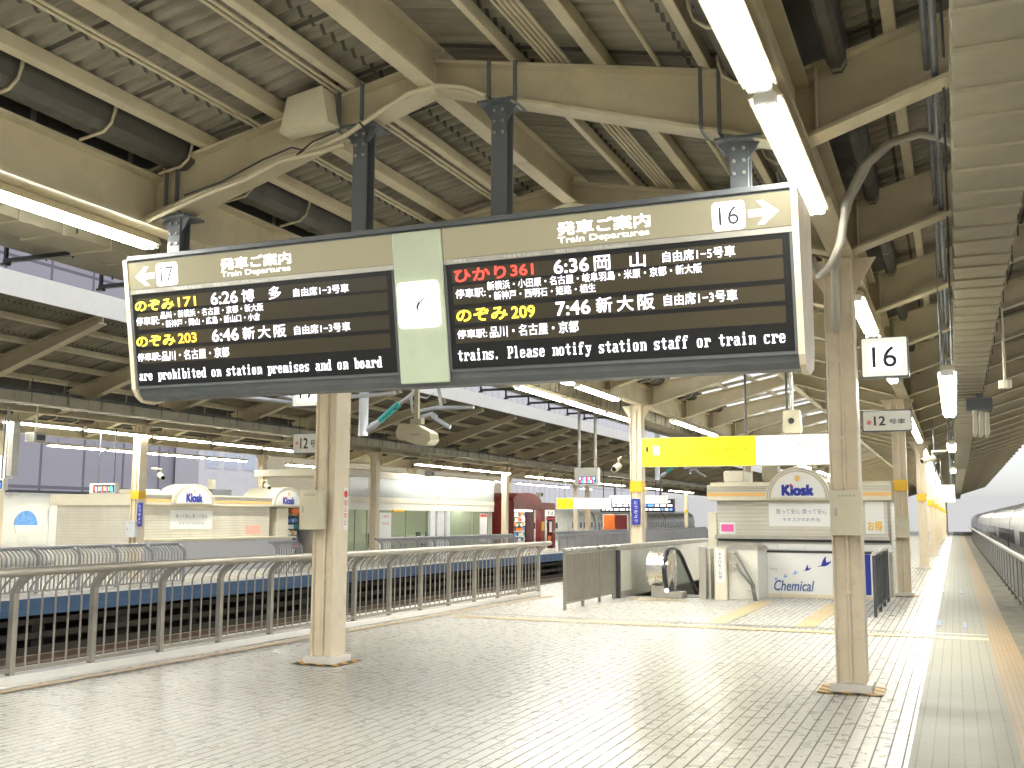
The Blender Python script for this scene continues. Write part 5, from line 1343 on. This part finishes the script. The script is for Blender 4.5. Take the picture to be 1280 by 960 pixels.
t = thing('departure_board', 'distant dark departure board with blue and white lettering on the far platform', 'departure board', (-21.2, 75, 2.0))
m = MB(); m.box(-2.9, 2.6, 0, 0.4, 0, 0.95); m.build('case', BLACK, t)
F = front(-2.9, -0.003, 0.95)
m = MB(); plate(m, F, 0.05, 0.9, .1, .4, 0, .003, 1)
for r_ in range(3):
    u = 1.0 if r_ == 0 else 0.15
    while u < 5.3:
        w = random.uniform(.12, .5); plate(m, F, u, min(u + w, 5.4), .12 + .28 * r_, .26 + .28 * r_, 0, .003, 0 if random.random() < .7 else 1); u += w + .1
m.build('lit_text', [LEDW, LEDB], t)
m = MB()
for x in (-1.8, 1.6): m.box(x - .08, x + .08, .1, .2, .95, 2.2)
m.build('hanger', GREY, t)
for x, c, lab in ((-18.4, ORANGE, 'orange poster board far down the opposite platform'), (-17.6, KRED, 'dark red framed poster far down the opposite platform')):
    m = MB(); m.box(-.45, .45, 0, .08, .5, 1.95, 1); m.box(-.38, .38, -.01, 0, .6, 1.9, 0); m.box(-.4, -.34, .02, .06, 0, .5, 1); m.box(.34, .4, .02, .06, 0, .5, 1)
    tag(m.build('poster_board', [c, WHITE], loc=(x - 2.2, 66.0, FZ)), lab, 'poster')

# ------------------------------------------------------------------ trains
def train(xf, s, y0, y1, label, body, winh, z0, z1, pitch, wlen, grey_strip):
    """body side at x = xf, facing the platform in direction -s"""
    t = thing('bullet_train', label, 'train', (xf, y0, 0)); L = y1 - y0
    prof = [(0, -1.1), (0.0, 1.15), (s * .06, 1.6), (s * .25, 2.0), (s * .6, 2.25), (s * 1.2, 2.4), (s * 2.2, 2.4), (s * 2.8, 2.25), (s * 3.15, 2.0), (s * 3.34, 1.6), (s * 3.4, 1.15), (s * 3.4, -1.1)]
    m = MB(); m.prism(prof, 'y', 0, L, 0, True); m.build('body', body, t)
    # windows, doors, joints lie a few mm proud of the side
    w = 0; y = 2.0 if s > 0 else 14.6; k = 0
    F = Face((0, 0, 0), (0, -s, 0) if s > 0 else (0, 1, 0), (0, 0, -1))
    sg = -1 if s > 0 else 1
    while y < L - 2 and w < 90:
        if k % 18 < 15:
            m = MB(); plate(m, F, *(sorted((sg * y, sg * (y + wlen)))), -z1, -z0, 0.0, 0.008, 0, min(0.08, wlen * .3)); m.build('window', GLASSD, t); w += 1
        y += pitch; k += 1
    m = MB()
    y = 0.6
    while y < L - 2:
        for a in (y, y + 0.85): plate(m, F, *(sorted((sg * a, sg * (a + .02)))), -1.6 + .5, -0.0, 0, .006)
        plate(m, F, *(sorted((sg * (y + .22), sg * (y + .6)))), -1.0, -.45, 0.0, .009)
        y += 25.0
    m.build('door', GLASSD, t)
    if grey_strip:
        m = MB(); fb(m, F, *(sorted((sg * 0.0, sg * L))), .30, .42, 0, .005); m.build('blue_stripe', NAVY, t)
    m = MB(); y = 24.6
    while y < L: m.prism([(s * 1.7 + (a - s * 1.7) * 1.004, 0.6 + (b - 0.6) * 1.004) for a, b in prof], 'y', y, y + .3); y += 25
    m.build('car_joint', DKGREY, t)
    return t
ft = train(-29.65, -1, 16.0, 130.0, 'white bullet train standing behind the far platform', TRAINW, 0, 0.72, 1.2, 1.0, 0.5, False)
F = Face((0, 0, 0), (0, 1, 0), (0, 0, -1))
m = MB(); plate(m, F, 9.55, 9.62, -1.95, 0.2, 0, .006); plate(m, F, 10.9, 10.97, -1.95, 0.2, 0, .006)
m = MB(); fprism(m, F, arch_pts(11.7, 1.25, .5, .5), 0.0, 0.012, 0); m.build('round_logo', PICB, ft)
m = MB(); fprism(m, F, [(11.2, 1.25), (12.2, 1.25), (12.1, 1.0), (11.3, 1.0)], 0.0, 0.012, 0); m.build('logo_strip', WHITE, ft)
m = MB(); plate(m, F, 13.05, 13.45, -1.72, -1.0, 0.012, 0.03, 0, .18); m.build('door_window', GLASSD, ft)
m = MB(); plate(m, F, 12.7, 14.0, -1.9, 0, 0.0, 0.012, 0, .12); m.build('door_leaf', TRAINW, ft)
text_obj('lettering', F, [('指 1 2', 14.3, 15.0, -1.75, -1.6)], INK, ft, 0.05)
train(1.92, 1, 22.0, 165.0, 'shade darkened bullet train standing at the right platform edge', TRAINSH, 0, 0.72, 1.22, 1.04, 0.62, True)

# ------------------------------------------------------------------ buildings behind
t = thing('office_building', 'lavender grey panelled building behind the far platform at left', 'building', (-45, 0, 0))
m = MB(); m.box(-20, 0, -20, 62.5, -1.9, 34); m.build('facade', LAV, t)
m = MB(); m.box(0.0, 0.12, -20, 62.5, 2.4, 2.9); m.build('ledge', DKGREY, t)
t = thing('office_building', 'white building with blue grey windows showing above the kiosk arches', 'building', (-43.0, 53.2, 0))
m = MB(); m.box(-1.8, 0, 0, 6.4, -1.9, 7.6); m.build('facade', LAVW, t)
for k in range(3):
    m = MB(); m.box(0.0, 0.03, 0.6 + 1.9 * k, 1.9 + 1.9 * k, 4.6, 7.2); m.build('window', mat('pale_window', (0.55, 0.60, 0.72), 0.2), t)
t = thing('station_building', 'tan wall of the building behind the second kiosk arch', 'building', (-46, 62.6, 0))
m = MB(); m.box(-12, 0, 0, 45, -1.9, 6.4); m.build('facade', TANW, t)
t = thing('office_building', 'tall pale building far behind, seen in the gap between the canopies', 'building', (-62, 70, 0))
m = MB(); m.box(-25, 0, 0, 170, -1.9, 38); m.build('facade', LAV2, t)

t = thing('station_building', 'pale building closing the far end of the tracks', 'building', (0, 230, 0))
m = MB(); m.box(-60, 40, 0, 20, -1.9, 6); m.build('facade', mat('bright_facade', (0.82, 0.82, 0.82), 0.7), t)

# poles and boxes hung under the far canopy
for y, z, lab in ((19.4, 3.35, 'small grey box on a long pole under the far canopy left of the kiosk column'), (33.5, 2.9, 'grey box on a pole hung between the far kiosk and the waiting room'), (40.5, 3.3, 'small box on a pole hung before the waiting room fascia'), (53.5, 2.7, 'dark loudspeaker on a pole above the red shop front')):
    t = thing('hanging_box', lab, 'speaker', (-20.6, y, z))
    m = MB(); m.box(-0.15, 0.15, -0.2, 0.2, 0, 0.24); m.build('case', DULLST, t, bevel=0.02)
    m = MB(); m.tube([(0, 0, 0.24), (0, 0, 4.5 - z)], 0.025, 6); m.build('pole', BOXP, t)
    m = MB(); m.box(0.151, 0.16, -0.13, 0.13, 0.05, 0.19); m.build('grille', DKGREY, t)
